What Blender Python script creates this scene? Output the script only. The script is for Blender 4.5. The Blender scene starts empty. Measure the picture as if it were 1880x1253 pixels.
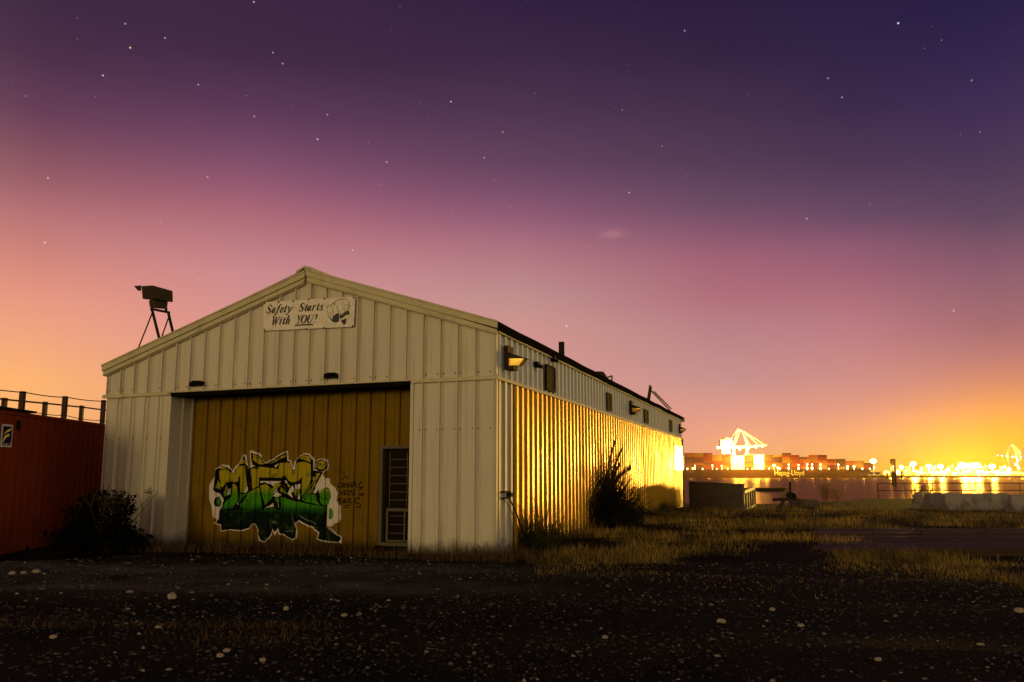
import bpy, bmesh, math, random
import numpy as np
from mathutils import Vector, Matrix, noise
from mathutils.geometry import tessellate_polygon

scene = bpy.context.scene
COL = scene.collection
R = math.radians
random.seed(7)

# ------------------------------------------------------------------ camera
F_PX, PITCH, CAM_H = 1580.0, R(8.62), 1.28
cam_data = bpy.data.cameras.new("camera")
cam = bpy.data.objects.new("camera", cam_data)
COL.objects.link(cam)
cam.location = (0, 0, CAM_H)
cam.rotation_euler = (R(90) + PITCH, 0, 0)
cam_data.sensor_width = 36.0
cam_data.lens = F_PX / 1880.0 * 36.0
cam_data.clip_start = 0.1
cam_data.clip_end = 20000
scene.camera = cam

# ------------------------------------------------------------------ view
scene.view_settings.view_transform = 'Standard'
scene.view_settings.look = 'None'
scene.view_settings.exposure = 0.0
scene.view_settings.gamma = 1.0
scene.view_settings.use_curve_mapping = False
scene.render.engine = 'CYCLES'
scene.cycles.use_denoising = True
scene.cycles.max_bounces = 6
scene.cycles.sample_clamp_indirect = 4.0
scene.cycles.sample_clamp_direct = 0.0

CP, SP = math.cos(PITCH), math.sin(PITCH)


def ray(px, py):
    """direction of a point measured on the 1880 px wide photograph"""
    x = (px - 940.0) / F_PX
    y = -(py - 626.5) / F_PX
    return Vector((x, CP - SP * y, SP + CP * y))


def at(px, py, Y):
    d = ray(px, py)
    k = Y / d.y
    return Vector((d.x * k, Y, CAM_H + d.z * k))


def srgb(r, g, b):
    def f(c):
        c /= 255.0
        return c / 12.92 if c <= 0.04045 else ((c + 0.055) / 1.055) ** 2.4
    return (f(r), f(g), f(b), 1.0)


# ------------------------------------------------------------------ world: night sky over a lit harbour
world = bpy.data.worlds.new("World")
scene.world = world
world.use_nodes = True
wt = world.node_tree
wt.nodes.clear()


class NT:
    """small node helper"""
    def __init__(self, tree):
        self.t = tree

    def n(self, kind, **kw):
        nd = self.t.nodes.new(kind)
        for k, v in kw.items():
            setattr(nd, k, v)
        return nd

    def link(self, a, b):
        self.t.links.new(a, b)

    def put(self, sock, v):
        if hasattr(v, 'is_linked') or isinstance(v, bpy.types.NodeSocket):
            self.link(v, sock)
        else:
            sock.default_value = v

    def m(self, op, a, b=0.0, c=None, clamp=False):
        nd = self.n('ShaderNodeMath', operation=op)
        nd.use_clamp = clamp
        self.put(nd.inputs[0], a)
        self.put(nd.inputs[1], b)
        if c is not None:
            self.put(nd.inputs[2], c)
        return nd.outputs[0]

    def vm(self, op, a, b=None):
        nd = self.n('ShaderNodeVectorMath', operation=op)
        self.put(nd.inputs[0], a)
        if b is not None:
            self.put(nd.inputs[1], b)
        return nd.outputs['Value'] if op in ('DOT_PRODUCT', 'LENGTH', 'DISTANCE') else nd.outputs[0]

    def ramp(self, fac, stops, interp='LINEAR'):
        nd = self.n('ShaderNodeValToRGB')
        cr = nd.color_ramp
        cr.interpolation = interp
        while len(cr.elements) > 1:
            cr.elements.remove(cr.elements[-1])
        cr.elements[0].position = stops[0][0]
        cr.elements[0].color = stops[0][1]
        for p, c in stops[1:]:
            e = cr.elements.new(p)
            e.color = c
        self.put(nd.inputs[0], fac)
        return nd.outputs[0]

    def mix(self, fac, a, b, mode='MIX'):
        nd = self.n('ShaderNodeMix', data_type='RGBA', blend_type=mode)
        nd.clamp_factor = True
        self.put(nd.inputs[0], fac)
        self.put(nd.inputs[6], a)
        self.put(nd.inputs[7], b)
        return nd.outputs[2]

    def noise(self, vec, scale, detail=4, rough=0.55):
        nd = self.n('ShaderNodeTexNoise')
        nd.inputs['Scale'].default_value = scale
        nd.inputs['Detail'].default_value = detail
        nd.inputs['Roughness'].default_value = rough
        if vec is not None:
            self.link(vec, nd.inputs['Vector'])
        return nd.outputs['Fac']


W = NT(wt)
tc = W.n('ShaderNodeTexCoord')
DIR = W.vm('NORMALIZE', tc.outputs['Generated'])
sx = W.n('ShaderNodeSeparateXYZ')
W.link(DIR, sx.inputs[0])
az = W.m('ARCTAN2', sx.outputs['X'], sx.outputs['Y'])
el = W.m('ARCSINE', sx.outputs['Z'])
# colour by height above the horizon along several bearings: (bearing, [(elevation source row, colour)])
COLS = [
    (60, [(0, (66, 42, 68)), (100, (78, 48, 74)), (200, (103, 63, 88)), (260, (127, 77, 95)), (330, (155, 95, 106)), (400, (185, 117, 118)), (480, (212, 136, 124)), (550, (232, 152, 128)), (620, (243, 165, 126)), (700, (255, 180, 112)), (862, (255, 186, 104))]),
    (450, [(0, (61, 38, 66)), (100, (66, 41, 69)), (200, (92, 57, 87)), (250, (110, 68, 96)), (300, (130, 80, 106)), (350, (154, 92, 114)), (400, (175, 108, 121)), (500, (203, 138, 140)), (620, (220, 152, 140)), (862, (240, 165, 120))]),
    (960, [(0, (50, 32, 65)), (100, (61, 40, 69)), (200, (78, 52, 81)), (300, (101, 67, 93)), (350, (122, 79, 106)), (400, (148, 93, 118)), (450, (173, 113, 129)), (500, (187, 131, 137)), (550, (196, 145, 142)), (600, (208, 150, 142)), (700, (216, 155, 142)), (862, (235, 165, 128))]),
    (1320, [(0, (45, 30, 62)), (100, (52, 36, 66)), (200, (69, 48, 76)), (300, (86, 60, 86)), (380, (108, 76, 99)), (430, (138, 87, 110)), (480, (163, 99, 118)), (550, (177, 112, 125)), (600, (186, 129, 134)), (700, (202, 147, 143)), (750, (222, 154, 138)), (800, (236, 160, 132)), (862, (246, 168, 112))]),
    (1570, [(0, (42, 30, 65)), (100, (49, 35, 69)), (200, (60, 42, 75)), (300, (78, 54, 84)), (400, (106, 73, 99)), (450, (140, 88, 111)), (500, (158, 96, 116)), (600, (185, 121, 129)), (700, (204, 140, 132)), (750, (222, 152, 126)), (800, (247, 172, 112)), (862, (255, 188, 86))]),
    (1810, [(0, (38, 28, 67)), (100, (48, 34, 74)), (200, (61, 42, 82)), (300, (75, 53, 86)), (400, (96, 68, 92)), (500, (139, 90, 109)), (600, (165, 106, 111)), (650, (184, 120, 115)), (700, (212, 137, 107)), (750, (240, 160, 90)), (800, (255, 182, 60)), (862, (255, 192, 40))]),
]


def el_of(px, py):
    return math.asin(ray(px, py).normalized().z)


def az_of(px, py=860):
    d = ray(px, py)
    return math.atan2(d.x, d.y)


EL_MAX = R(34)


def col_ramp(stops):
    st = sorted((max(0.0, e / EL_MAX), c) for e, c in stops)
    return W.ramp(eln, [(p, srgb(*c)) for p, c in st], 'LINEAR')


eln = W.m('DIVIDE', el, EL_MAX, clamp=True)
BACK = [(0.0, (250, 216, 152)), (R(12), (236, 203, 144)), (R(24), (130, 110, 92)), (EL_MAX, (58, 44, 60))]
ramps = [(R(-95), col_ramp(BACK))]
for px, st in COLS:
    ramps.append((az_of(px, 450), col_ramp([(el_of(px, py), c) for py, c in st])))
ramps.append((R(37), col_ramp([(el_of(1810, py), c) for py, c in COLS[-1][1]])))
ramps.append((R(80), col_ramp([(0.0, (255, 236, 186)), (R(12), (250, 230, 190)), (R(24), (176, 160, 146)), (EL_MAX, (58, 44, 64))])))
ramps.append((R(150), col_ramp(BACK)))
sky = ramps[0][1]
for (a0, _), (a1, c1) in zip(ramps, ramps[1:]):
    sky = W.mix(W.m('DIVIDE', W.m('SUBTRACT', az, a0), a1 - a0, clamp=True), sky, c1)


def gauss(az0, el0, wa, we, amp):
    a = W.m('DIVIDE', W.m('SUBTRACT', az, az0), wa)
    e = W.m('DIVIDE', W.m('SUBTRACT', el, el0), we)
    q = W.m('ADD', W.m('MULTIPLY', a, a), W.m('MULTIPLY', e, e))
    return W.m('MULTIPLY', W.m('EXPONENT', W.m('MULTIPLY', q, -1.0)), amp, clamp=True)


def glow(az0, el0, wa, we, col, amp):
    nd = W.n('ShaderNodeVectorMath', operation='SCALE')
    nd.inputs[0].default_value = col
    W.link(gauss(az0, el0, wa, we, amp), nd.inputs['Scale'])
    return nd.outputs[0]


# the lit air over the lamps of the far quay
sky = W.mix(gauss(az_of(1740), R(0.0), R(5.5), R(1.1), 0.6), sky, (1.0, 0.50, 0.03, 1))
sky = W.mix(gauss(az_of(1778), R(0.2), R(1.9), R(1.5), 0.4), sky, (1.0, 0.70, 0.01, 1))
sky = W.mix(gauss(az_of(1362), R(1.0), R(2.4), R(1.6), 0.5), sky, (1.0, 0.48, 0.16, 1))
acc = W.vm('ADD', sky, glow(R(92), R(10), R(30), R(18), (0.52, 0.50, 0.42), 0.75))  # added glow out of view on the right, lightens the side wall
# large soft unevenness of the air glow
nz = W.noise(DIR, 2.2, 3, 0.5)
nzs = W.n('ShaderNodeVectorMath', operation='SCALE')
W.link(acc, nzs.inputs[0])
W.link(W.m('MULTIPLY_ADD', nz, 0.16, 0.92), nzs.inputs['Scale'])
acc = nzs.outputs[0]
# faint stars
vor = W.n('ShaderNodeTexVoronoi', feature='F1', voronoi_dimensions='3D')
vor.inputs['Scale'].default_value = 110.0
W.link(DIR, vor.inputs['Vector'])
sepc = W.n('ShaderNodeSeparateColor')
W.link(vor.outputs['Color'], sepc.inputs[0])
core = W.m('SUBTRACT', 1.0, W.m('DIVIDE', vor.outputs['Distance'], 0.06), clamp=True)
pick = W.m('MULTIPLY', W.m('GREATER_THAN', sepc.outputs[0], 0.35), W.m('POWER', sepc.outputs[1], 3.0))
hi = W.m('DIVIDE', W.m('SUBTRACT', el, R(4)), R(10), clamp=True)
star = W.m('MULTIPLY', W.m('MULTIPLY', core, pick), W.m('MULTIPLY', hi, 1.1))
# brighter ones where the photograph has them: (px, py, brightness, tint)
BRIGHT = [(239, 88, 1.6, (1, .55, .3)), (1649, 43, 1.5, (.8, .85, 1)), (189, 139, .9, (.75, .8, 1)), (466, 4, .9, (.8, .8, 1)),
          (303, 70, .6, (.9, .8, 1)), (828, 187, .7, (1, .95, .9)), (583, 256, .9, (1, .9, 1)), (88, 327, .7, (1, .8, .7)),
          (82, 446, .7, (.8, .8, 1)), (467, 214, .5, (1, .9, 1)), (601, 211, .5, (1, .9, 1)), (1040, 599, .8, (1, .9, .9)),
          (1155, 354, .6, (1, .9, 1)), (1481, 402, .6, (1, .8, .9)), (1751, 571, .6, (1, .85, .85)), (1257, 57, .5, (.9, .9, 1)),
          (710, 298, .6, (1, .9, 1)), (501, 97, .5, (1, .9, 1)), (364, 156, .5, (1, .9, 1)), (1520, 144, .5, (.9, .9, 1)),
          (923, 243, .5, (.9, .9, 1)), (1546, 179, .5, (.9, .9, 1)), (647, 460, .5, (1, .9, 1)), (1784, 148, .4, (.9, .9, 1)),
          (519, 117, .5, (1, .9, 1)), (230, 44, .5, (1, .9, 1)), (381, 325, .45, (1, .9, 1)), (889, 290, .45, (1, .9, 1))]
sv = W.n('ShaderNodeVectorMath', operation='SCALE')
sv.inputs[0].default_value = (1.0, 0.88, 0.95)
W.link(star, sv.inputs['Scale'])
acc = W.vm('ADD', acc, sv.outputs[0])
for (px, py, b, tint) in BRIGHT:
    dd = ray(px, py).normalized()
    dist = W.vm('DISTANCE', DIR, tuple(dd))
    s = W.m('MULTIPLY', W.m('SUBTRACT', 1.0, W.m('DIVIDE', dist, 0.00125), clamp=True), b * 0.85)
    q = W.n('ShaderNodeVectorMath', operation='SCALE')
    q.inputs[0].default_value = tint
    W.link(s, q.inputs['Scale'])
    acc = W.vm('ADD', acc, q.outputs[0])
# the small pale wisp low over the roof
wd = ray(1125, 430).normalized()
acc = W.vm('ADD', acc, glow(math.atan2(wd.x, wd.y), math.asin(wd.z), R(0.8), R(0.26), (0.30, 0.14, 0.11), 0.34))
bg = W.n('ShaderNodeBackground')
W.link(acc, bg.inputs['Color'])
bg.inputs['Strength'].default_value = 1.0
wo = W.n('ShaderNodeOutputWorld')
W.link(bg.outputs[0], wo.inputs['Surface'])

# ------------------------------------------------------------------ the low warm light of the town behind the camera
sun_d = bpy.data.lights.new("sun", 'SUN')
sun_d.energy = 0.56
sun_d.angle = R(8)
sun_d.color = (1.0, 0.76, 0.30)
sun = bpy.data.objects.new("sun", sun_d)
COL.objects.link(sun)
SUN_FROM = Vector((-0.42, -1.0, 0.115)).normalized()
sun.rotation_euler = SUN_FROM.to_track_quat('Z', 'Y').to_euler()
sun.location = (0, -20, 20)


# ------------------------------------------------------------------ materials
def mat(name, base, rough=0.6, metal=0.0, var=0.25, scale=3.0, dirt=None, dirt_amt=0.0, bump=0.0, bump_scale=40.0, spec=0.5, build=None, emit=None, emit_s=0.0, tint=None, rvar=0.0):
    m = bpy.data.materials.new(name)
    m.use_nodes = True
    t = NT(m.node_tree)
    bs = m.node_tree.nodes['Principled BSDF']
    tcn = t.n('ShaderNodeTexCoord')
    vec = tcn.outputs['Object']
    nz = t.noise(vec, scale, 6, 0.6)
    f = t.m('MULTIPLY_ADD', nz, 2 * var, 1.0 - var)
    q = t.n('ShaderNodeVectorMath', operation='SCALE')
    q.inputs[0].default_value = base[:3]
    t.link(f, q.inputs['Scale'])
    col = q.outputs[0]
    if dirt is not None:
        n2 = t.noise(vec, scale * 2.3, 8, 0.65)
        k = t.m('MULTIPLY', t.m('MULTIPLY_ADD', n2, 4.0, -1.9, clamp=True), dirt_amt)
        col = t.mix(k, col, tuple(dirt[:3]) + (1,))
    if build:
        col = build(t, vec, col)
    t.link(col, bs.inputs['Base Color'])
    bs.inputs['Roughness'].default_value = rough
    bs.inputs['Metallic'].default_value = metal
    bs.inputs['Specular IOR Level'].default_value = spec
    if rvar > 0:
        mpr = t.n('ShaderNodeMapping')
        mpr.inputs['Scale'].default_value = (1, 1, .45)
        t.link(vec, mpr.inputs[0])
        t.link(t.m('MULTIPLY', t.m('MULTIPLY_ADD', t.noise(mpr.outputs[0], 1.1, 5, .6), 2 * rvar * 1.6, 1 - rvar * 1.6), rough, clamp=True), bs.inputs['Roughness'])
    if tint is not None:
        bs.inputs['Specular Tint'].default_value = tuple(tint) + (1,)
    if bump > 0:
        b = t.n('ShaderNodeBump')
        b.inputs['Strength'].default_value = bump
        b.inputs['Distance'].default_value = 0.02
        t.link(t.noise(vec, bump_scale, 5, 0.6), b.inputs['Height'])
        t.link(b.outputs[0], bs.inputs['Normal'])
    if emit is not None:
        bs.inputs['Emission Color'].default_value = tuple(emit[:3]) + (1,)
        bs.inputs['Emission Strength'].default_value = emit_s
    return m


def rust_low(t, vec, col):
    """rust specks and scrapes, densest near the foot of a wall sheet, and faint run marks"""
    s = t.n('ShaderNodeSeparateXYZ')
    t.link(vec, s.inputs[0])
    low = t.m('SUBTRACT', 1.0, t.m('DIVIDE', s.outputs['Z'], 0.75), clamp=True)
    mp = t.n('ShaderNodeMapping')
    mp.inputs['Scale'].default_value = (9, 9, 3.5)
    t.link(vec, mp.inputs[0])
    sp = t.noise(mp.outputs[0], 3.0, 5, 0.7)
    thr = t.m('SUBTRACT', 0.78, t.m('MULTIPLY', low, 0.17))
    k = t.m('MULTIPLY', t.m('SUBTRACT', sp, thr), 14.0, clamp=True)
    col = t.mix(k, col, (0.10, 0.045, 0.016, 1))
    mp2 = t.n('ShaderNodeMapping')
    mp2.inputs['Scale'].default_value = (5, 5, 0.25)
    t.link(vec, mp2.inputs[0])
    run = t.m('MULTIPLY', t.m('MULTIPLY_ADD', t.noise(mp2.outputs[0], 2.2, 6, 0.7), 3.0, -1.55, clamp=True), 0.6)
    return t.mix(run, col, (0.24, 0.19, 0.12, 1))


def splash_low(t, vec, col):
    s = t.n('ShaderNodeSeparateXYZ')
    t.link(vec, s.inputs[0])
    edge = t.m('MULTIPLY_ADD', t.noise(vec, 4.0, 5, 0.7), 0.45, 0.0)
    low = t.m('MULTIPLY', t.m('SUBTRACT', edge, s.outputs['Z']), 4.0, clamp=True)
    return t.mix(t.m('MULTIPLY', low, 0.85), col, (0.028, 0.019, 0.010, 1))


def white_build(t, vec, col):
    s = t.n('ShaderNodeSeparateXYZ')
    t.link(vec, s.inputs[0])
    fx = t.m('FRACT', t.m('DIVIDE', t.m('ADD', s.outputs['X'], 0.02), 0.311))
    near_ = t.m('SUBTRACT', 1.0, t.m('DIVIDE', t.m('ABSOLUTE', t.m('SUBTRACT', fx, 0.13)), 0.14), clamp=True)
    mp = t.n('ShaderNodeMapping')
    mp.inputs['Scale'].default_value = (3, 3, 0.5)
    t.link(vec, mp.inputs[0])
    rib_shade_grime = t.m('MULTIPLY', near_, t.m('MULTIPLY_ADD', t.noise(mp.outputs[0], 1.7, 5, 0.65), 1.6, -0.35, clamp=True))
    col = t.mix(t.m('MULTIPLY', rib_shade_grime, 0.95), col, (0.15, 0.115, 0.06, 1))  # dark band right of each rib: painted rib shade plus seam grime
    big = t.m('MULTIPLY_ADD', t.noise(vec, 0.45, 4, 0.6), 2.4, -0.95, clamp=True)
    col = t.mix(t.m('MULTIPLY', big, 0.35), col, (0.42, 0.36, 0.29, 1))
    return splash_low(t, vec, rust_low(t, vec, col))


M = {}
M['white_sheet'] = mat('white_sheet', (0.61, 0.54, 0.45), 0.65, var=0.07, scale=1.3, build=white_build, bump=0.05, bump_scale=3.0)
M['white_trim'] = mat('white_trim', (0.56, 0.49, 0.33), 0.85, spec=0.12, var=0.12, scale=2.0, dirt=(0.2, 0.14, 0.07), dirt_amt=0.4)
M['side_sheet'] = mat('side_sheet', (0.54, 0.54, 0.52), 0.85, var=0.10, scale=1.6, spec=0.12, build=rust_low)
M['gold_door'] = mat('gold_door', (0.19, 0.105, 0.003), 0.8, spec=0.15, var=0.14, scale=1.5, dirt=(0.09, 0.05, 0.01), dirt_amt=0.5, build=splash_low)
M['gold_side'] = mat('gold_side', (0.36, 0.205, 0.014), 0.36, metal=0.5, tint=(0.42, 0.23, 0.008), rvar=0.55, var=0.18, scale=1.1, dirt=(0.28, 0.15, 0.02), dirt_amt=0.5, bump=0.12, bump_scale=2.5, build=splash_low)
M['roof_sheet'] = mat('roof_sheet', (0.010, 0.008, 0.007), 1.0, spec=0.0, var=0.3, scale=2.0)
M['dark_metal'] = mat('dark_metal', (0.026, 0.019, 0.013), 0.9, spec=0.03, var=0.35, scale=6.0)
M['black_paint'] = mat('black_paint', (0.006, 0.005, 0.004), 0.9, spec=0.05, var=0.3, scale=8.0)
M['bronze_box'] = mat('bronze_box', (0.048, 0.033, 0.018), 0.85, spec=0.06, var=0.35, scale=5.0, dirt=(0.03, 0.02, 0.01), dirt_amt=0.6)
M['dark_glass'] = mat('dark_glass', (0.010, 0.004, 0.003), 0.35, spec=0.04, var=0.2, scale=2.0)
M['lamp_glass'] = mat('lamp_glass', (0.75, 0.45, 0.08), 0.12, metal=0.6, var=0.25, scale=22.0)
M['hot_pane'] = mat('hot_pane', (0.85, 0.70, 0.30), 0.16, metal=0.85, var=0.1, scale=3.0)
M['void'] = mat('void', (0.004, 0.004, 0.004), 0.9, var=0.1)
M['steel_frame'] = mat('steel_frame', (0.10, 0.08, 0.045), 0.8, var=0.15, scale=5.0)
M['wire'] = mat('wire', (0.09, 0.065, 0.035), 0.5, var=0.2, scale=9.0)


# ------------------------------------------------------------------ mesh building
class MB:
    """collects vertices and faces in world coordinates (or in the warehouse frame, see fr)"""
    def __init__(self):
        self.v, self.f = [], []

    def add(self, vs, fs):
        o = len(self.v)
        self.v += [Vector(p) for p in vs]
        self.f += [tuple(i + o for i in q) for q in fs]
        return self

    def quad(self, a, b, c, d):
        return self.add([a, b, c, d], [(0, 1, 2, 3)])

    def box(self, lo, hi):
        x0, y0, z0 = lo
        x1, y1, z1 = hi
        return self.add([(x0, y0, z0), (x1, y0, z0), (x1, y1, z0), (x0, y1, z0), (x0, y0, z1), (x1, y0, z1), (x1, y1, z1), (x0, y1, z1)],
                        [(3, 2, 1, 0), (4, 5, 6, 7), (0, 1, 5, 4), (1, 2, 6, 5), (2, 3, 7, 6), (3, 0, 4, 7)])

    def hexa(self, p):
        """eight corners: four below, four above"""
        return self.add(p, [(3, 2, 1, 0), (4, 5, 6, 7), (0, 1, 5, 4), (1, 2, 6, 5), (2, 3, 7, 6), (3, 0, 4, 7)])

    def bar(self, a, b, w, h=None, up=(0, 0, 1)):
        a, b = Vector(a), Vector(b)
        h = w if h is None else h
        d = (b - a).normalized()
        u = Vector(up)
        if abs(d.dot(u)) > 0.98:
            u = Vector((0, 1, 0))
        s = d.cross(u).normalized() * (w / 2)
        t = s.cross(d).normalized() * (h / 2)
        return self.hexa([a - s - t, a + s - t, b + s - t, b - s - t, a - s + t, a + s + t, b + s + t, b - s + t])

    def tube(self, pts, r, n=8, r1=None, cap=True):
        pts = [Vector(p) for p in pts]
        r1 = r if r1 is None else r1
        rings = []
        for i, p in enumerate(pts):
            d = (pts[min(i + 1, len(pts) - 1)] - pts[max(i - 1, 0)]).normalized()
            u = Vector((0, 0, 1)) if abs(d.z) < 0.95 else Vector((1, 0, 0))
            s = d.cross(u).normalized()
            t = s.cross(d).normalized()
            k = i / max(1, len(pts) - 1)
            rr = r + (r1 - r) * k
            rings.append([p + (s * math.cos(2 * math.pi * j / n) + t * math.sin(2 * math.pi * j / n)) * rr for j in range(n)])
        vs = [q for ring in rings for q in ring]
        fs = []
        for i in range(len(rings) - 1):
            for j in range(n):
                a, b = i * n + j, i * n + (j + 1) % n
                fs.append((a, b, b + n, a + n))
        if cap:
            fs.append(tuple(range(n - 1, -1, -1)))
            fs.append(tuple(range((len(rings) - 1) * n, len(rings) * n)))
        return self.add(vs, fs)

    def sphere(self, c, r, n=10, m=7, sq=(1, 1, 1)):
        c = Vector(c)
        vs = [c + Vector((0, 0, -r * sq[2]))]
        for i in range(1, m):
            a = -math.pi / 2 + math.pi * i / m
            for j in range(n):
                b = 2 * math.pi * j / n
                vs.append(c + Vector((r * sq[0] * math.cos(a) * math.cos(b), r * sq[1] * math.cos(a) * math.sin(b), r * sq[2] * math.sin(a))))
        vs.append(c + Vector((0, 0, r * sq[2])))
        fs = [(0, 1 + (j + 1) % n, 1 + j) for j in range(n)]
        for i in range(m - 2):
            for j in range(n):
                a, b = 1 + i * n + j, 1 + i * n + (j + 1) % n
                fs.append((a, b, b + n, a + n))
        L = len(vs) - 1
        fs += [(L, 1 + (m - 2) * n + j, 1 + (m - 2) * n + (j + 1) % n) for j in range(n)]
        return self.add(vs, fs)

    def prism(self, poly, axis, a, b):
        """poly: 2D points; axis 'x','y','z' gives the extrusion direction from a to b"""
        def P(p, k):
            if axis == 'x':
                return (k, p[0], p[1])
            if axis == 'y':
                return (p[0], k, p[1])
            return (p[0], p[1], k)
        n = len(poly)
        vs = [P(p, a) for p in poly] + [P(p, b) for p in poly]
        fs = [(i, (i + 1) % n, n + (i + 1) % n, n + i) for i in range(n)]
        tri = tessellate_polygon([[Vector((p[0], p[1], 0)) for p in poly]])
        for t in tri:
            fs.append(tuple(t))
            fs.append(tuple(n + i for i in reversed(t)))
        return self.add(vs, fs)


def link_mesh(name, verts, faces, material, smooth=False):
    me = bpy.data.meshes.new(name)
    me.from_pydata([tuple(v) for v in verts], [], faces)
    if isinstance(material, (list, tuple)):
        for mm in material:
            me.materials.append(mm)
    elif material:
        me.materials.append(material)
    if smooth:
        me.polygons.foreach_set('use_smooth', [True] * len(me.polygons))
    me.update()
    o = bpy.data.objects.new(name, me)
    COL.objects.link(o)
    return o


def root_empty(name, loc, label, cat, rotz=0.0, group=None):
    o = bpy.data.objects.new(name, None)
    COL.objects.link(o)
    o.empty_display_size = 0.2
    o.location = loc
    o.rotation_euler = (0, 0, rotz)
    o['label'] = label
    o['category'] = cat
    if group:
        o['group'] = group
    o['_m'] = 1
    return o


ROOT_M = {}


def mtx(root):
    return Matrix.Translation(root.location) @ Matrix.Rotation(root.rotation_euler.z, 4, 'Z')


def part(name, mb, material, root, frame=None, parent=None, label=None, smooth=False, fix=True):
    """one mesh under root (or under one of its parts); mb in world coordinates, or in the given frame"""
    inv = mtx(root).inverted()
    if frame is not None:
        inv = inv @ frame
    vs = [inv @ v for v in mb.v]
    o = link_mesh(name, vs, mb.f, material, smooth)
    o.parent = parent or root
    if fix:
        bm = bmesh.new()
        bm.from_mesh(o.data)
        bmesh.ops.recalc_face_normals(bm, faces=bm.faces)
        bm.to_mesh(o.data)
        bm.free()
    if label:
        o['label'] = label
    return o


def single(name, mb, material, loc, label, cat, rotz=0.0, frame=None, group=None, smooth=False, kind=None, fix=True):
    """a thing (or setting) that is one mesh"""
    M4 = Matrix.Translation(Vector(loc)) @ Matrix.Rotation(rotz, 4, 'Z')
    inv = M4.inverted()
    if frame is not None:
        inv = inv @ frame
    o = link_mesh(name, [inv @ v for v in mb.v], mb.f, material, smooth)
    o.location = loc
    o.rotation_euler = (0, 0, rotz)
    if fix:
        bm = bmesh.new()
        bm.from_mesh(o.data)
        bmesh.ops.recalc_face_normals(bm, faces=bm.faces)
        bm.to_mesh(o.data)
        bm.free()
    if kind:
        o['kind'] = kind
    if label:
        o['label'] = label
    if cat:
        o['category'] = cat
    if group:
        o['group'] = group
    return o


def dup(root, loc, label=None, rotz=None, scale=None, group=None):
    r = root.copy()
    COL.objects.link(r)
    r.location = loc
    if rotz is not None:
        r.rotation_euler = (0, 0, rotz)
    if scale is not None:
        r.scale = (scale,) * 3
    if label:
        r['label'] = label
    if group:
        r['group'] = group
    for ch in list(root.children):
        c = ch.copy()
        COL.objects.link(c)
        c.parent = r
        for g in list(ch.children):
            d = g.copy()
            COL.objects.link(d)
            d.parent = c
    return r


# ------------------------------------------------------------------ ground shape
def lerp(a, b, t):
    return a + (b - a) * t


def sstep(a, b, x):
    t = min(1.0, max(0.0, (x - a) / (b - a)))
    return t * t * (3 - 2 * t)


WATER_Z = -7.0
BANK = [(-400, 60), (6, 44), (9.0, 42), (12, 41), (17, 46), (21, 52.5), (400, 53.5)]


def bank_y(x):
    for (x0, y0), (x1, y1) in zip(BANK, BANK[1:]):
        if x <= x1:
            return lerp(y0, y1, max(0.0, (x - x0) / (x1 - x0)))
    return BANK[-1][1]


def gh(x, y):
    """height of the yard"""
    base = -0.0085 * max(0.0, y - 15.0)
    left = -0.16 * sstep(-5.2, -9.5, x) * sstep(9, 13, y)
    und = 0.05 * noise.noise(Vector((x * 0.23, y * 0.23, 1.7))) + 0.025 * noise.noise(Vector((x * 0.8, y * 0.8, 4.1)))
    und *= sstep(40, 20, y) if y > 20 else 1.0
    rut = 0.0
    if y < 12.5:
        rut = 0.018 * math.sin(y * 3.1 + 0.35 * x + noise.noise(Vector((x * 0.2, y * 0.2, 9)))) * sstep(12.5, 10, y)
    heap = 0.10 * math.exp(-((x + 6.9) / 1.1) ** 2 - ((y - 12.2) / 0.45) ** 2)
    # slight rise of rough ground in the middle distance on the right
    rise = 0.10 * math.exp(-((x - 4.6) / 2.6) ** 2 - ((y - 15.5) / 1.6) ** 2)
    foot = 0.0
    # level at the warehouse foot
    k = sstep(2.2, 0.4, abs((x + 4.0) * 0.311 + (y - 15.1) * 0.95)) if (x < 0.6 and x > -8.5) else 0.0
    h = base + left + und + rut + heap + rise + foot
    if x > 5.0:
        kd = sstep(5.2, 6.4, x) * sstep(12.2, 13.6, y) * sstep(20.0, 18.2, y)
        h = lerp(h, -.05, kd)
    return lerp(h, -0.045 + (-0.07 * sstep(-3, -8, x)), k * 0.9)


def gpt(px, py, lift=0.0):
    """where the ground lies at a measured point of the photograph"""
    d = ray(px, py)
    Y = 3.0
    step = 0.05
    while Y < 80:
        k = Y / d.y
        z = CAM_H + d.z * k
        if z <= gh(d.x * k, Y):
            break
        Y += step
    k = Y / d.y
    return Vector((d.x * k, Y, gh(d.x * k, Y) + lift))

# ================================================================== SETTING: yard, water, far shore
def grid_axis(parts):
    out = []
    for a, b, st in parts:
        n = max(1, int(round((b - a) / st)))
        out += [a + (b - a) * i / n for i in range(n)]
    out.append(parts[-1][1])
    return out


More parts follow.
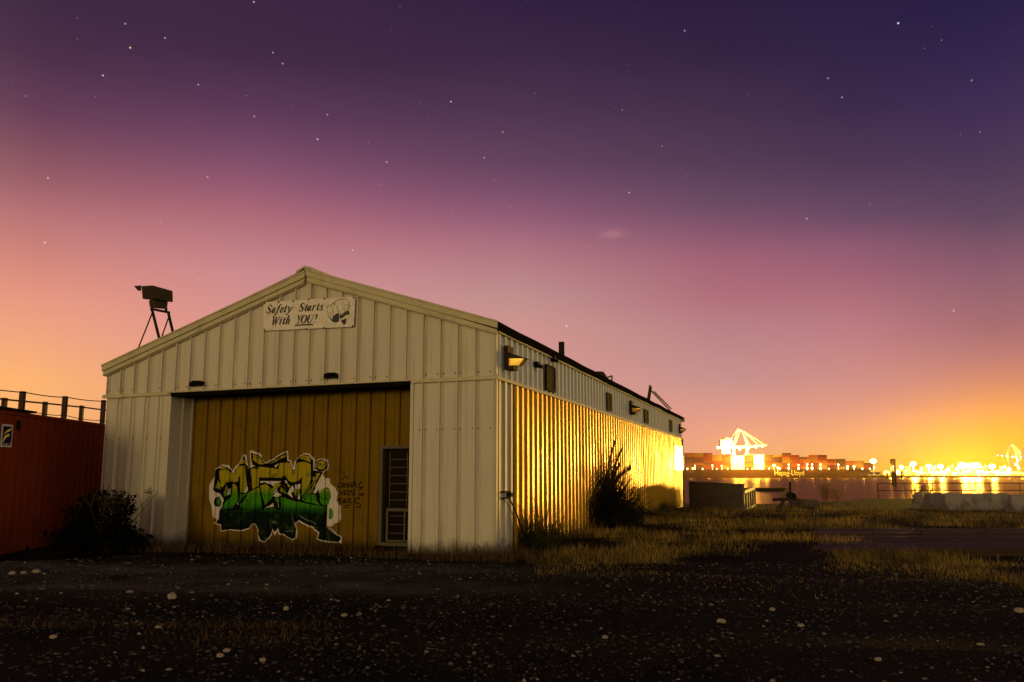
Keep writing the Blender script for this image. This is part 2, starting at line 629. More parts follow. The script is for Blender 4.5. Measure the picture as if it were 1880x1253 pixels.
def build_ground():
    xs = grid_axis([(-420, -60, 40), (-60, -16, 3), (-16, -10, .5), (-10, 12, .17), (12, 34, .6), (34, 70, 4), (70, 420, 50)])
    ys = grid_axis([(-60, -6, 6), (-6, 3, 1), (3, 22, .15), (22, 38, .4), (38, 60, .6)])
    vs, fs = [], []
    for y in ys:
        for x in xs:
            z = gh(x, y)
            by = bank_y(x)
            if y > by:
                z = lerp(z, WATER_Z - 1.5, min(1.0, (y - by) / 5.0))
            vs.append((x, y, z))
    nx = len(xs)
    for j in range(len(ys) - 1):
        for i in range(nx - 1):
            a = j * nx + i
            fs.append((a, a + 1, a + nx + 1, a + nx))

    def b(t, vec, col):
        n = t.noise(vec, 0.55, 5, 0.6)
        col = t.mix(t.m('MULTIPLY_ADD', n, 3.4, -1.3, clamp=True), col, (0.020, 0.016, 0.013, 1))
        # pale dusty fines on the driven patch before the door
        s0_ = t.n('ShaderNodeSeparateXYZ')
        t.link(vec, s0_.inputs[0])
        wy = t.m('ADD', s0_.outputs['Y'], t.m('MULTIPLY', t.noise(vec, 0.35, 4, .6), 3.0))
        band = t.m('MULTIPLY', t.m('DIVIDE', t.m('SUBTRACT', wy, 10.2), 1.3, clamp=True), t.m('DIVIDE', t.m('SUBTRACT', 14.6, wy), 1.2, clamp=True))
        band = t.m('MULTIPLY', band, t.m('DIVIDE', t.m('SUBTRACT', 1.5, s0_.outputs['X']), 3.5, clamp=True))
        band = t.m('MULTIPLY', band, t.m('MULTIPLY_ADD', t.noise(vec, 1.6, 6, .65), 2.2, -.6, clamp=True))
        col = t.mix(band, col, (0.13, 0.105, 0.085, 1))
        # damp dark tracks
        s = t.n('ShaderNodeSeparateXYZ')
        t.link(vec, s.inputs[0])
        wv = t.n('ShaderNodeTexWave', wave_type='BANDS', bands_direction='Y')
        wv.inputs['Scale'].default_value = 0.16
        wv.inputs['Distortion'].default_value = 5.0
        wv.inputs['Detail Scale'].default_value = 0.5
        t.link(vec, wv.inputs[0])
        col = t.mix(t.m('MULTIPLY', wv.outputs['Fac'], 0.55), col, (0.009, 0.007, 0.006, 1))
        # fine crushed stone speckle
        v = t.n('ShaderNodeTexVoronoi', feature='F1')
        v.inputs['Scale'].default_value = 45.0
        t.link(vec, v.inputs['Vector'])
        sc = t.n('ShaderNodeSeparateColor')
        t.link(v.outputs['Color'], sc.inputs[0])
        k = t.m('MULTIPLY', t.m('GREATER_THAN', sc.outputs[0], 0.86), t.m('LESS_THAN', v.outputs['Distance'], 0.30))
        return t.mix(t.m('MULTIPLY', k, sc.outputs[1]), col, (0.11, 0.085, 0.062, 1))
    g = mat('yard_gravel', (0.009, 0.007, 0.0055), 0.9, var=0.4, scale=7.0, bump=0.9, bump_scale=28.0, build=b, spec=0.03)
    o = link_mesh('ground', vs, fs, g, smooth=True)
    o['kind'] = 'structure'


build_ground()


def build_water():
    t_m = bpy.data.materials.new('harbour_water')
    t_m.use_nodes = True
    t = NT(t_m.node_tree)
    bs = t_m.node_tree.nodes['Principled BSDF']
    t_m.node_tree.nodes.remove(bs)
    gl = t.n('ShaderNodeBsdfGlossy')
    gl.inputs['Color'].default_value = (0.37, 0.25, 0.165, 1)
    gl.inputs['Roughness'].default_value = 0.28
    df = t.n('ShaderNodeBsdfDiffuse')
    df.inputs['Color'].default_value = (0.035, 0.022, 0.013, 1)
    mx = t.n('ShaderNodeMixShader')
    mx.inputs[0].default_value = 0.72
    t.link(df.outputs[0], mx.inputs[1])
    t.link(gl.outputs[0], mx.inputs[2])
    t.link(mx.outputs[0], t_m.node_tree.nodes['Material Output'].inputs['Surface'])
    tcn = t.n('ShaderNodeTexCoord')
    mp = t.n('ShaderNodeMapping')
    mp.inputs['Scale'].default_value = (0.05, 0.22, 1)
    t.link(tcn.outputs['Object'], mp.inputs[0])
    n1 = t.noise(mp.outputs[0], 1.0, 5, 0.6)
    b = t.n('ShaderNodeBump')
    b.inputs['Strength'].default_value = 0.12
    b.inputs['Distance'].default_value = 0.6
    t.link(n1, b.inputs['Height'])
    t.link(b.outputs[0], gl.inputs['Normal'])
    mb = MB().add([(-6000, 30, WATER_Z), (6000, 30, WATER_Z), (6000, 12000, WATER_Z), (-6000, 12000, WATER_Z)], [(0, 1, 2, 3)])
    o = link_mesh('water', mb.v, mb.f, t_m)
    o['kind'] = 'structure'


build_water()

# ================================================================== WAREHOUSE
YAW = R(18.12)
P0 = Vector((-0.279, 13.89, 0.0))
FR = Matrix.Translation(P0) @ Matrix.Rotation(-YAW, 4, 'Z')
FRI = FR.inverted()
FR3 = FRI.to_3x3()
EYE = FRI @ Vector((0, 0, CAM_H))


def Fp(px, py, y=0.0):
    """point of the front plane (warehouse frame, plane y) at a measured point of the photograph -> (x, z)"""
    d = FR3 @ ray(px, py)
    k = (y - EYE.y) / d.y
    p = EYE + d * k
    return p.x, p.z


def Sp(px, py, x=0.0):
    """point of the side plane -> (y, z)"""
    d = FR3 @ ray(px, py)
    k = (x - EYE.x) / d.x
    p = EYE + d * k
    return p.y, p.z


RIB = 0.311
WID = 25 * RIB + 0.02          # front width
XL = -WID
LEN = Sp(1251, 800)[0]         # side length
wh = root_empty('warehouse', P0, 'long pale metal warehouse with a gable front, graffiti door and gold lower side wall', 'warehouse', -YAW)


def wpart(name, mb, material, parent=None, **kw):
    return part(name, mb, material, wh, frame=FR, parent=parent, **kw)


def line2(p, q):
    return lambda x: p[1] + (q[1] - p[1]) * (x - p[0]) / (q[0] - p[0])


# measured lines (warehouse frame)
ft_z = line2(Fp(193, 727), Fp(906, 691.5))            # trim line on the front
st_z = line2((0.0, ft_z(0.0)), Sp(1253, 805))         # trim line on the side (y)
ridge_x = Fp(566, 500)[0]
rk_r = line2(Fp(566, 495, -.08), Fp(914, 589, -.08))  # rake top edges
rk_l = line2(Fp(190, 670, -.08), Fp(566, 495, -.08))


def rake(x):
    return rk_r(x) if x > ridge_x else rk_l(x)


eave_far = Sp(1253, 766)[1]
eave_near = rk_r(0.0)
eave_z = lambda y: lerp(eave_near, eave_far, y / LEN)
drop = (eave_far - eave_near)
ridge_z = rk_r(ridge_x)


def sheet(mb, axis, a, b, zlo, zhi, profile, pitch, phase=0.0, off=0.0):
    """ribbed metal sheet; profile = [(t, out)] within one pitch"""
    st = set([a, b])
    k0 = int(math.floor((a - phase) / pitch)) - 1
    k1 = int(math.ceil((b - phase) / pitch)) + 1
    pts = []
    for k in range(k0, k1 + 1):
        for (t, o) in profile:
            pts.append((phase + k * pitch + t, o))
    pts.sort()
    xs = np.array([p[0] for p in pts])
    os_ = np.array([p[1] for p in pts])
    cols = [(a, float(np.interp(a, xs, os_)))] + [p for p in pts if a + 1e-5 < p[0] < b - 1e-5] + [(b, float(np.interp(b, xs, os_)))]
    vs, fs = [], []
    for (t, o) in cols:
        o2 = o + off
        zl = zlo(t) if callable(zlo) else zlo
        zh = zhi(t) if callable(zhi) else zhi
        for z in (zl, zh):
            vs.append((t, -o2, z) if axis == 'x' else (o2, t, z))
    for i in range(len(cols) - 1):
        fs.append((2 * i, 2 * i + 2, 2 * i + 3, 2 * i + 1))
    return mb.add(vs, fs)


PF_FRONT = [(-0.022, 0.0), (-0.014, 0.038), (0.008, 0.038), (0.014, 0.0), (0.055, -0.006), (0.155, 0.001), (0.25, -0.004)]
PF_SIDE = [(0.0, 0.0), (0.030, 0.036), (0.105, 0.036), (0.135, 0.0), (0.22, 0.0)]
PF_DOOR = [(0.0, 0.0), (0.010, -0.042), (0.092, -0.042), (0.104, 0.0), (0.190, 0.0), (0.195, -0.009), (0.203, -0.009), (0.208, 0.0)]

# door opening
OPL, OPR = Fp(315, 735)[0], Fp(755, 740)[0]
DEPTH = Sp(350, 745, OPL)[0]
PH = -WID + 0.0
top_of_wall = lambda x: rake(x) - 0.03
mb = MB()
sheet(mb, 'x', XL, -0.0, lambda x: ft_z(x) - 0.01, top_of_wall, PF_FRONT, RIB, phase=-0.02)
# make the sheet bend exactly at the ridge
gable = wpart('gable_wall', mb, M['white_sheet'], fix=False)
mb = MB()
sheet(mb, 'x', XL, OPL, -0.6, lambda x: ft_z(x) - 0.012, PF_FRONT, RIB, phase=-0.02 - 0.03)
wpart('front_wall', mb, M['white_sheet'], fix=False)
mb = MB()
sheet(mb, 'x', OPR, 0.0, -0.6, lambda x: ft_z(x) - 0.012, PF_FRONT, RIB, phase=-0.02)
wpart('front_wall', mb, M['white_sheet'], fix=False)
# jambs of the door opening: returns with one rib
mb = MB()
zt_l = ft_z(OPL) - 0.02
mb.add([(OPL, 0, -.6), (OPL, DEPTH * .55, -.6), (OPL, DEPTH * .55, zt_l), (OPL, 0, zt_l)], [(0, 1, 2, 3)])
mb.add([(OPL + .03, DEPTH * .58, -.6), (OPL + .03, DEPTH, -.6), (OPL + .03, DEPTH, zt_l), (OPL + .03, DEPTH * .58, zt_l)], [(0, 1, 2, 3)])
mb.box((OPL - .004, DEPTH * .53, -.6), (OPL + .045, DEPTH * .585, zt_l))
mb.box((OPL - .03, -.028, -.6), (OPL + .012, .004, zt_l))
mb.box((OPL - .004, DEPTH - .03, -.6), (OPL + .075, DEPTH + .03, zt_l))
wpart('door_jamb', mb, M['white_sheet'], fix=False)
mb = MB()
zt_r = ft_z(OPR) - 0.02
mb.box((OPR - .004, -.03, -.6), (OPR + .05, .004, zt_r))
mb.add([(OPR, 0, -.6), (OPR, DEPTH, -.6), (OPR, DEPTH, zt_r), (OPR, 0, zt_r)], [(0, 1, 2, 3)])
wpart('door_jamb', mb, M['white_sheet'], fix=False)
# header: track cover under the gable wall, soffit shade put in as black
mb = MB()
mb.hexa([(OPL, -.035, ft_z(OPL) - .075), (OPR, -.035, ft_z(OPR) - .075), (OPR, DEPTH + .03, ft_z(OPR) - .075), (OPL, DEPTH + .03, ft_z(OPL) - .075),
         (OPL, -.035, ft_z(OPL) - .012), (OPR, -.035, ft_z(OPR) - .012), (OPR, DEPTH + .03, ft_z(OPR) - .012), (OPL, DEPTH + .03, ft_z(OPL) - .012)])
wpart('door_header', mb, M['black_paint'])


# trim band round the corner
def trim_piece(x0, x1, out=0.055, h=0.05, dz=0.0):
    return MB().hexa([(x0, -out, ft_z(x0) - h + dz), (x1, -out, ft_z(x1) - h + dz), (x1, 0.01, ft_z(x1) - h + dz), (x0, 0.01, ft_z(x0) - h + dz),
                      (x0, -out + .012, ft_z(x0) + .012 + dz), (x1, -out + .012, ft_z(x1) + .012 + dz), (x1, 0.01, ft_z(x1) + .022 + dz), (x0, 0.01, ft_z(x0) + .022 + dz)])


mb = trim_piece(XL - .07, OPL - .02)
m2 = trim_piece(OPL - .019, OPR + .01, out=0.042, h=0.012, dz=.004)
mb.add(m2.v, m2.f)
m2 = trim_piece(OPR + .011, 0.062)
mb.add(m2.v, m2.f)
# bent piece at the left corner, pushed in by a knock
m2 = trim_piece(XL + .10, XL + .42, out=0.075, h=0.045, dz=-.012)
mb.add(m2.v, m2.f)
wpart('front_trim', mb, M['white_trim'])
mb = MB()
N = 40
for i in range(N):
    y0, y1 = lerp(-.053, LEN + .04, i / N), lerp(-.053, LEN + .04, (i + 1) / N)
    j0 = 0.010 * noise.noise(Vector((y0 * .7, 3, 0)))
    j1 = 0.010 * noise.noise(Vector((y1 * .7, 3, 0)))
    z0, z1 = st_z(y0) + j0, st_z(y1) + j1
    mb.hexa([(0.0, y0, z0 - .045), (0.062, y0, z0 - .05), (0.062, y1, z1 - .05), (0.0, y1, z1 - .045),
             (0.0, y0, z0 + .03), (0.055, y0, z0 + .004), (0.055, y1, z1 + .004), (0.0, y1, z1 + .03)])
wpart('side_trim', mb, M['white_trim'])

# corner post trim
mb = MB()
mb.box((-0.035, -.030, -.6), (0.020, -.022, ft_z(0) - .05))
mb.box((0.0201, -.030, -.6), (0.043, 0.03, ft_z(0) - .05))
mb.box((-0.03, -.030, ft_z(0) + .02), (0.018, -.022, rk_r(0) - .15))
mb.box((0.0181, -.030, ft_z(0) + .03), (0.040, 0.03, rk_r(0) - .1))
wpart('corner_trim', mb, M['white_sheet'])

# side wall, above and below the trim
mb = MB()
sheet(mb, 'y', 0.0, LEN, lambda y: st_z(y) - .01, lambda y: eave_z(y) - .06, PF_SIDE, RIB, phase=0.09)
wpart('upper_side_wall', mb, M['side_sheet'], fix=False)
WHITE_END = Sp(941.5, 800)[0]
mb = MB()
sheet(mb, 'y', 0.0, WHITE_END, -.7, lambda y: st_z(y) - .02, PF_SIDE, RIB, phase=0.09)
wpart('side_corner_panel', mb, M['white_sheet'], fix=False)
SEAM = Sp(1179, 850)[0]
DOOR_A, DOOR_B = Sp(1236.5, 850)[0], Sp(1251.5, 850)[0]
mb = MB()
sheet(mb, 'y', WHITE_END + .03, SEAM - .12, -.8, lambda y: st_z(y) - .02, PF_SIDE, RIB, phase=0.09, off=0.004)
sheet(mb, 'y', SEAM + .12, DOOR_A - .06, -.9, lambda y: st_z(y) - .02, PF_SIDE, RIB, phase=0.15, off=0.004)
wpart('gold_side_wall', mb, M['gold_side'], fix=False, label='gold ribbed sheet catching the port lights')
mb = MB().box((-.03, SEAM - .115, -.8), (-.004, SEAM + .115, st_z(SEAM) - .03))
wpart('dark_seam', mb, M['dark_metal'])
mb = MB()
mb.box((-.03, DOOR_A - .055, -.9), (-.004, DOOR_A + .05, st_z(DOOR_A) - .03))
wpart('dark_seam', mb, M['dark_metal'])
# end bay with a smooth bright panel
mb = MB()
sheet(mb, 'y', DOOR_A + .05, DOOR_B, -.9, lambda y: st_z(y) - .02, PF_SIDE, RIB, phase=0.15, off=0.002)
eb = wpart('end_bay', mb, M['gold_side'], fix=False)
zp0, zp1 = Sp(1244, 863.3)[1], Sp(1244, 818.8)[1]
mb = MB().box((.02, DOOR_A + .07, zp0), (.052, DOOR_B - .03, zp1))
wpart('smooth_panel', mb, M['hot_pane'], parent=eb)
mb = MB().box((-.05, DOOR_B + .02, -1.0), (.06, LEN + .05, st_z(LEN) - .055))
wpart('end_post', mb, M['dark_metal'])

# hidden sides so that the building is whole
mb = MB()
mb.quad((XL, 0, -.8), (XL, LEN, -1.0), (XL, LEN, rk_l(XL) + drop - .05), (XL, 0, rk_l(XL) - .05))
mb.add([(XL, LEN, -1), (0, LEN, -1), (0, LEN, eave_far - .06), (ridge_x, LEN, ridge_z + drop - .05), (XL, LEN, rk_l(XL) + drop - .05)], [(0, 1, 2, 3, 4)])
wpart('rear_wall', mb, M['side_sheet'], fix=False)

# roof: two sheets with a slightly wavy dark edge
mb = MB()
NS = 46
xe = 0.10


def roof_row(y, k):
    wv = 0.022 * noise.noise(Vector((y * 0.55, 0.3, 7))) if 0 < k < NS else 0.0
    dz = drop * y / LEN
    xl = XL - .08
    return [(xl, y, rk_l(xl) + dz - .012), (ridge_x, y, ridge_z + dz + .006), (xe, y, rk_r(xe) + dz + wv - .012),
            (xe, y, rk_r(xe) + dz + wv - .15), (ridge_x, y, ridge_z + dz - .06), (xl, y, rk_l(xl) + dz - .075)]


rows = [roof_row(lerp(-.075, LEN + .08, i / NS), i) for i in range(NS + 1)]
vs = [p for r_ in rows for p in r_]
fs = []
for i in range(NS):
    for j in range(6):
        a, b = i * 6 + j, i * 6 + (j + 1) % 6
        fs.append((a, b, b + 6, a + 6))
fs += [(0, 1, 4, 5), (1, 2, 3, 4), tuple(NS * 6 + q for q in (5, 4, 1, 0)), tuple(NS * 6 + q for q in (4, 3, 2, 1))]
mb.add(vs, fs)
roof = wpart('roof', mb, M['roof_sheet'])
# eave flashing under the roof edge on the side
mb = MB()
for i in range(N):
    y0, y1 = lerp(.0, LEN, i / N), lerp(.0, LEN, (i + 1) / N)
    z0, z1 = eave_z(y0) - .15, eave_z(y1) - .15
    mb.hexa([(0.0, y0, z0 - .055), (0.072, y0, z0 - .055), (0.072, y1, z1 - .055), (0.0, y1, z1 - .055),
             (0.0, y0, z0 + .035), (0.085, y0, z0 + .035), (0.085, y1, z1 + .035), (0.0, y1, z1 + .035)])
wpart('eave_flashing', mb, M['white_trim'])
# gutter end cap at the far eave corner
mb = MB().box((.0, LEN - .02, eave_far - .24), (.15, LEN + .12, eave_far - .06))
wpart('gutter_end', mb, M['white_trim'])

# rake boards along the gable
mb = MB()
xle, xre = XL - .085, 0.085


def rake_band(x0, x1, d0, d1, y0, y1):
    """a strip between d0 and d1 below the top edge"""
    mb.hexa([(x0, y0, rake(x0) - d1), (x1, y0, rake(x1) - d1), (x1, y1, rake(x1) - d1), (x0, y1, rake(x0) - d1),
             (x0, y0, rake(x0) - d0), (x1, y0, rake(x1) - d0), (x1, y1, rake(x1) - d0), (x0, y1, rake(x0) - d0)])


for (xa, xb) in ((xle, ridge_x - .0005), (ridge_x + .0005, xre)):
    rake_band(xa, xb, 0.0, 0.030, -.125, -.076)
    rake_band(xa + .01, xb - .01, 0.031, 0.125, -.108, .0)
    rake_band(xa + .02, xb - .02, 0.126, 0.165, -.072, .0)
    rake_band(xa + .03, xb - .03, 0.166, 0.218, -.092, .0)
    rake_band(xa + .05, xb - .05, 0.2185, 0.235, -.055, .0)
wpart('rake_board', mb, M['white_trim'])
# ridge cap
mb = MB()
mb.hexa([(ridge_x - .17, -.14, rake(ridge_x - .17) + .003), (ridge_x, -.14, ridge_z + .006), (ridge_x, 1.2, ridge_z + .006), (ridge_x - .17, 1.2, rake(ridge_x - .17) + .003),
         (ridge_x - .17, -.14, rake(ridge_x - .17) + .05), (ridge_x, -.14, ridge_z + .045), (ridge_x, 1.2, ridge_z + .045), (ridge_x - .17, 1.2, rake(ridge_x - .17) + .05)])
mb.hexa([(ridge_x, -.14, ridge_z + .006), (ridge_x + .17, -.14, rake(ridge_x + .17) + .003), (ridge_x + .17, 1.2, rake(ridge_x + .17) + .003), (ridge_x, 1.2, ridge_z + .006),
         (ridge_x, -.14, ridge_z + .045), (ridge_x + .17, -.14, rake(ridge_x + .17) + .05), (ridge_x + .17, 1.2, rake(ridge_x + .17) + .05), (ridge_x, 1.2, ridge_z + .045)])
wpart('ridge_cap', mb, M['white_trim'])

# two short black brackets on the gable wall
for (pa, pb, h) in ((349, 371, 7), (595, 617, 8)):
    ym = 705 if pa < 400 else 690.5
    xa, za = Fp(pa, ym, -.08)
    xb, _ = Fp(pb, ym, -.08)
    mb = MB().box((xa + .02, -.13, za - .035), (xb, -.015, za + .035))
    mb.box((xa, -.12, za - .045), (xa + .06, -.022, za - .036))
    mb.box((xa + .07, -.125, za + .036), (xb - .02, -.02, za + .048))
    wpart('floodlight_bracket', mb, M['black_paint'])

# screws: rows of small dark heads
mb = MB()
for k in range(26):
    for dx in (-.05, .05):
        x = -k * RIB - .02 + dx
        if XL + .03 < x < -.03:
            if random.random() < .62:
                z = ft_z(x) + .09 + random.uniform(-.004, .004)
                mb.box((x - .009, -.012, z - .009), (x + .009, .0, z + .009))
            if x > OPR + .05 or x < OPL - .05:
                z = ft_z(x) - .83
                mb.box((x - .008, -.012, z - .008), (x + .008, .0, z + .008))
gable.data.materials.append(M['dark_metal'])
bmg = bmesh.new()
bmg.from_mesh(gable.data)
inv_ = mtx(wh).inverted() @ FR
nv_ = [bmg.verts.new(inv_ @ v) for v in mb.v]
for q_ in mb.f:
    f_ = bmg.faces.new([nv_[i] for i in q_])
    f_.material_index = 1
bmg.to_mesh(gable.data)
bmg.free()

# the recessed door
DTOP = lambda x: ft_z(x) - .077
mb = MB()
DPH = OPL + .09
WX0, WX1 = Fp(701, 900, DEPTH)[0], OPR + .02
WZ0, WZ1 = Fp(720, 998, DEPTH)[1], Fp(720, 822, DEPTH)[1]


def dsheet(mb, a, b, zl, zh):
    m3 = MB()
    sheet(m3, 'x', a, b, zl, zh, PF_DOOR, 0.285, phase=DPH)
    mb.add([(v.x, v.y + DEPTH, v.z) for v in m3.v], m3.f)


dsheet(mb, OPL + .02, WX0, -.6, DTOP)
dsheet(mb, WX0, WX1 + .01, WZ1, DTOP)
dsheet(mb, WX0, WX1 + .01, -.6, WZ0)
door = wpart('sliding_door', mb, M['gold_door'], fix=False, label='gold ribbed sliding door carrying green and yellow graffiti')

# glazed personnel opening in the right part of the door
mb = MB()
yf = DEPTH
mb.box((WX0 - .035, yf - .05, WZ0 - .03), (WX0 + .03, yf + .10, WZ1 + .03))
mb.box((WX0 + .031, yf - .05, WZ1 - .02), (WX1, yf + .10, WZ1 + .03))
mb.box((WX0 + .031, yf - .06, WZ0 - .04), (WX1, yf + .10, WZ0 + .02))
zm = Fp(720, 936, DEPTH)[1]
mb.box((WX0 + .09, yf + .01, zm - .028), (WX1, yf + .06, zm + .022))
mb.box((WX0 + .085, yf + .01, WZ0 + .03), (WX0 + .125, yf + .06, zm - .029))
xm = Fp(742, 970, DEPTH)[0]
mb.box((xm - .014, yf + .01, WZ0 + .03), (xm + .014, yf + .06, zm - .029))
mb.box((WX0 + .126, yf + .01, WZ0 + .025), (WX1, yf + .06, WZ0 + .055))
win = wpart('window', mb, M['steel_frame'])
mb = MB().box((WX0 + .03, yf + .075, WZ0), (WX1, yf + .085, WZ1))
wpart('pane', mb, M['dark_glass'], parent=win)
mb = MB()
for k in range(6):
    z = lerp(WZ1, zm, (k + 1.45) / 7.6)
    mb.box((WX0 + .13, yf + .045, z - .0045), (WX1, yf + .054, z + .0045))
for xx in (WX0 + .115, WX0 + .445):
    mb.box((xx, yf + .055, zm + .03), (xx + .010, yf + .064, WZ1 - .09))
for k in range(3):
    z = lerp(zm, WZ0, (k + 0.75) / 3.9)
    mb.box((WX0 + .126, yf + .062, z - .0045), (WX1, yf + .070, z + .0045))
wpart('window_bar', mb, M['wire'], parent=win)
mb = MB().box((WX0 - .10, yf - .05, -.6), (WX1, yf - .004, WZ0 - .045))
wpart('threshold', mb, M['black_paint'])

# louvred vents on the upper side wall
for (pa, pb, pt, pb2) in ((1001, 1017.5, 671, 720), (1113, 1121, 721.5, 756), (1182, 1189, 752, 778), (1229, 1233, 771, 794)):
    pm = (pa + pb) / 2
    ya, yb = Sp(pa, (pt + pb2) / 2, .04)[0], Sp(pb, (pt + pb2) / 2, .04)[0]
    z1, z0 = Sp(pm, pt + 1, .04)[1], Sp(pm, pb2 - 1, .04)[1]
    mb = MB()
    mb.box((.03, ya, z0), (.075, ya + .03, z1))
    mb.box((.03, yb - .03, z0), (.075, yb, z1))
    mb.box((.03, ya + .031, z1 - .03), (.075, yb - .031, z1))
    mb.box((.03, ya + .031, z0), (.075, yb - .031, z0 + .03))
    vt = wpart('louvre_vent', mb, M['dark_metal'])
    mb = MB()
    nl = 9
    for k in range(nl):
        z = lerp(z0 + .05, z1 - .06, k / (nl - 1))
        mb.hexa([(.070, ya + .032, z - .012), (.070, yb - .032, z - .012), (.045, yb - .032, z + .020), (.045, ya + .032, z + .020),
                 (.076, ya + .032, z - .008), (.076, yb - .032, z - .008), (.049, yb - .032, z + .024), (.049, ya + .032, z + .024)])
    wpart('vent_slats', mb, M['bronze_box'], parent=vt)
    mb = MB().box((.037, ya + .01, z0 + .01), (.042, yb - .01, z1 - .01))
    wpart('vent_backing', mb, M['void'], parent=vt)

# wall lamps (box housing, hooded prismatic glass)
for (px, py, ps) in ((940, 660, 1.0), (1163, 750, 1.0), (1250.5, 788, .9)):
    y, z = Sp(px, py, .12)
    y = min(y, LEN - .35)
    s = 0.30 * ps
    mb = MB()
    mb.box((.037, y - s * .55, z - s * .62), (.10, y + s * .45, z + s * .72))
    mb.hexa([(.1005, y - s * .5, z + s * .02), (.40 * ps, y - s * .38, z - s * .02), (.40 * ps, y + s * .38, z - s * .02), (.1005, y + s * .42, z + s * .02),
             (.1005, y - s * .5, z + s * .34), (.33 * ps, y - s * .38, z + s * .06), (.33 * ps, y + s * .38, z + s * .06), (.1005, y + s * .42, z + s * .34)])
    mb.box((.1005, y - s * .42, z - s * .62), (.19, y + s * .36, z - s * .40))
    lp = wpart('wall_lamp', mb, M['bronze_box'])
    mb = MB().hexa([(.1005, y - s * .38, z - s * .39), (.27 * ps, y - s * .33, z - s * .40), (.27 * ps, y + s * .32, z - s * .40), (.1005, y + s * .34, z - s * .39),
                    (.1005, y - s * .38, z + s * .01), (.36 * ps, y - s * .33, z - s * .03), (.36 * ps, y + s * .32, z - s * .03), (.1005, y + s * .34, z + s * .01)])
    wpart('lamp_glass', mb, M['lamp_glass'], parent=lp)

# small boxes on the side wall
for (px, py, w) in ((985, 670.5, .12), (1015, 660.5, .09)):
    y, z = Sp(px, py, .06)
    mb = MB().box((.037, y - w, z - .05), (.12, y + w * .4, z + .05))
    mb.box((.1205, y - w * .3, z - .06), (.17, y + w * .7, z))
    wpart('sensor_box', mb, M['black_paint'])

# bracket with a loose cable on the corner panel
ya, za = Sp(921, 902, .04)
yb, zb = Sp(934, 916, .04)
mb = MB()
mb.box((.037, ya, za - .03), (.075, yb, za))
mb.box((.037, ya, zb), (.075, yb, zb + .03))
mb.box((.037, yb - .10, zb + .031), (.11, yb + .02, za - .031))
brk = wpart('conduit_bracket', mb, M['dark_metal'])
mb = MB()
pts = [(.06, yb - .02, zb)]
for i in range(1, 9):
    k = i / 8
    pts.append((.06 + .22 * k, yb - .02 + .35 * k + .03 * math.sin(k * 5), zb * (1 - k) - .05 * k + .06 * math.sin(k * 3.1)))
mb.tube(pts, .012, 6)
mb.tube([(p[0] - .015, p[1] - .16 + .1 * i / 8, p[2] - .03) for i, p in enumerate(pts)], .006, 5)
wpart('cable', mb, M['black_paint'], parent=brk)

# things standing on the roof edge
y, z = Sp(1031, 648, -.6)
zr = rk_r(-.6) + drop * y / LEN
mb = MB().tube([(-.6, y, zr - .05), (-.6, y, Sp(1031, 628.5, -.6)[1])], .072, 12)
mb.tube([(-.6, y, zr - .03), (-.6, y, zr + .05)], .13, 10)
wpart('vent_pipe', mb, M['dark_metal'])
y, z = Sp(1099, 686, -1.2)
zr = rk_r(-1.2) + drop * y / LEN
mb = MB().tube([(-1.2, y, zr - .1), (-1.2, y, zr + .12)], .17, 12)
mb.tube([(-1.2, y, zr + .121), (-1.2, y, zr + .24), (-1.2, y, zr + .34)], .30, 12, r1=.16)
wpart('roof_ventilator', mb, M['bronze_box'])
y, z = Sp(1122, 696, -.35)
zr = rk_r(-.35) + drop * y / LEN
mb = MB().bar((-.35, y + .1, zr - .1), (-.35, y + .12, zr + .22), .035)
mb.bar((-.35, y - 1.0, zr + .02), (-.35, y + .12, zr + .22), .035)
wpart('roof_bracket', mb, M['dark_metal'])
ya_, _ = Sp(1188, 728, -.3)
zr = rk_r(-.3) + drop * ya_ / LEN
yt_, zt_ = Sp(1194, 708.5, -.3)
mb = MB()
mb.bar((-.3, ya_ - .05, zr - .1), (-.3, yt_ - .08, zt_), .05)
mb.bar((-.3, ya_ + .28, zr - .12), (-.3, yt_ + .20, zt_ - .04), .05)
mb.bar((-.3, yt_ - .08, zt_ - .02), (-.3, yt_ + .20, zt_ - .06), .05)
y2, z2 = Sp(1230, 753, -.3)
mb.bar((-.3, yt_ + .18, zt_ - .17), (-.3, y2, z2 - .02), .035)
mb.bar((-.2, yt_ + .18, zt_ - .20), (-.2, y2 - .35, z2 + .02), .035)
wpart('roof_hoist_frame', mb, M['dark_metal'])

# ================================================================== GRAFFITI on the door (paint films that follow the ribs)
def gcrop(cx, cy):
    """digitised from an enlarged view of the photograph"""
    return Fp(370 + cx / 5.875, 810 + cy / 5.875, DEPTH)


def door_y(x):
    t = (x - DPH) % 0.285
    xs = [p[0] for p in PF_DOOR] + [0.285]
    ys = [p[1] for p in PF_DOOR] + [0.0]
    return DEPTH - float(np.interp(t, xs, ys))


DOOR_BREAKS = []
for k in range(-1, 14):
    for (t, o) in PF_DOOR:
        DOOR_BREAKS.append(DPH + k * 0.285 + t)


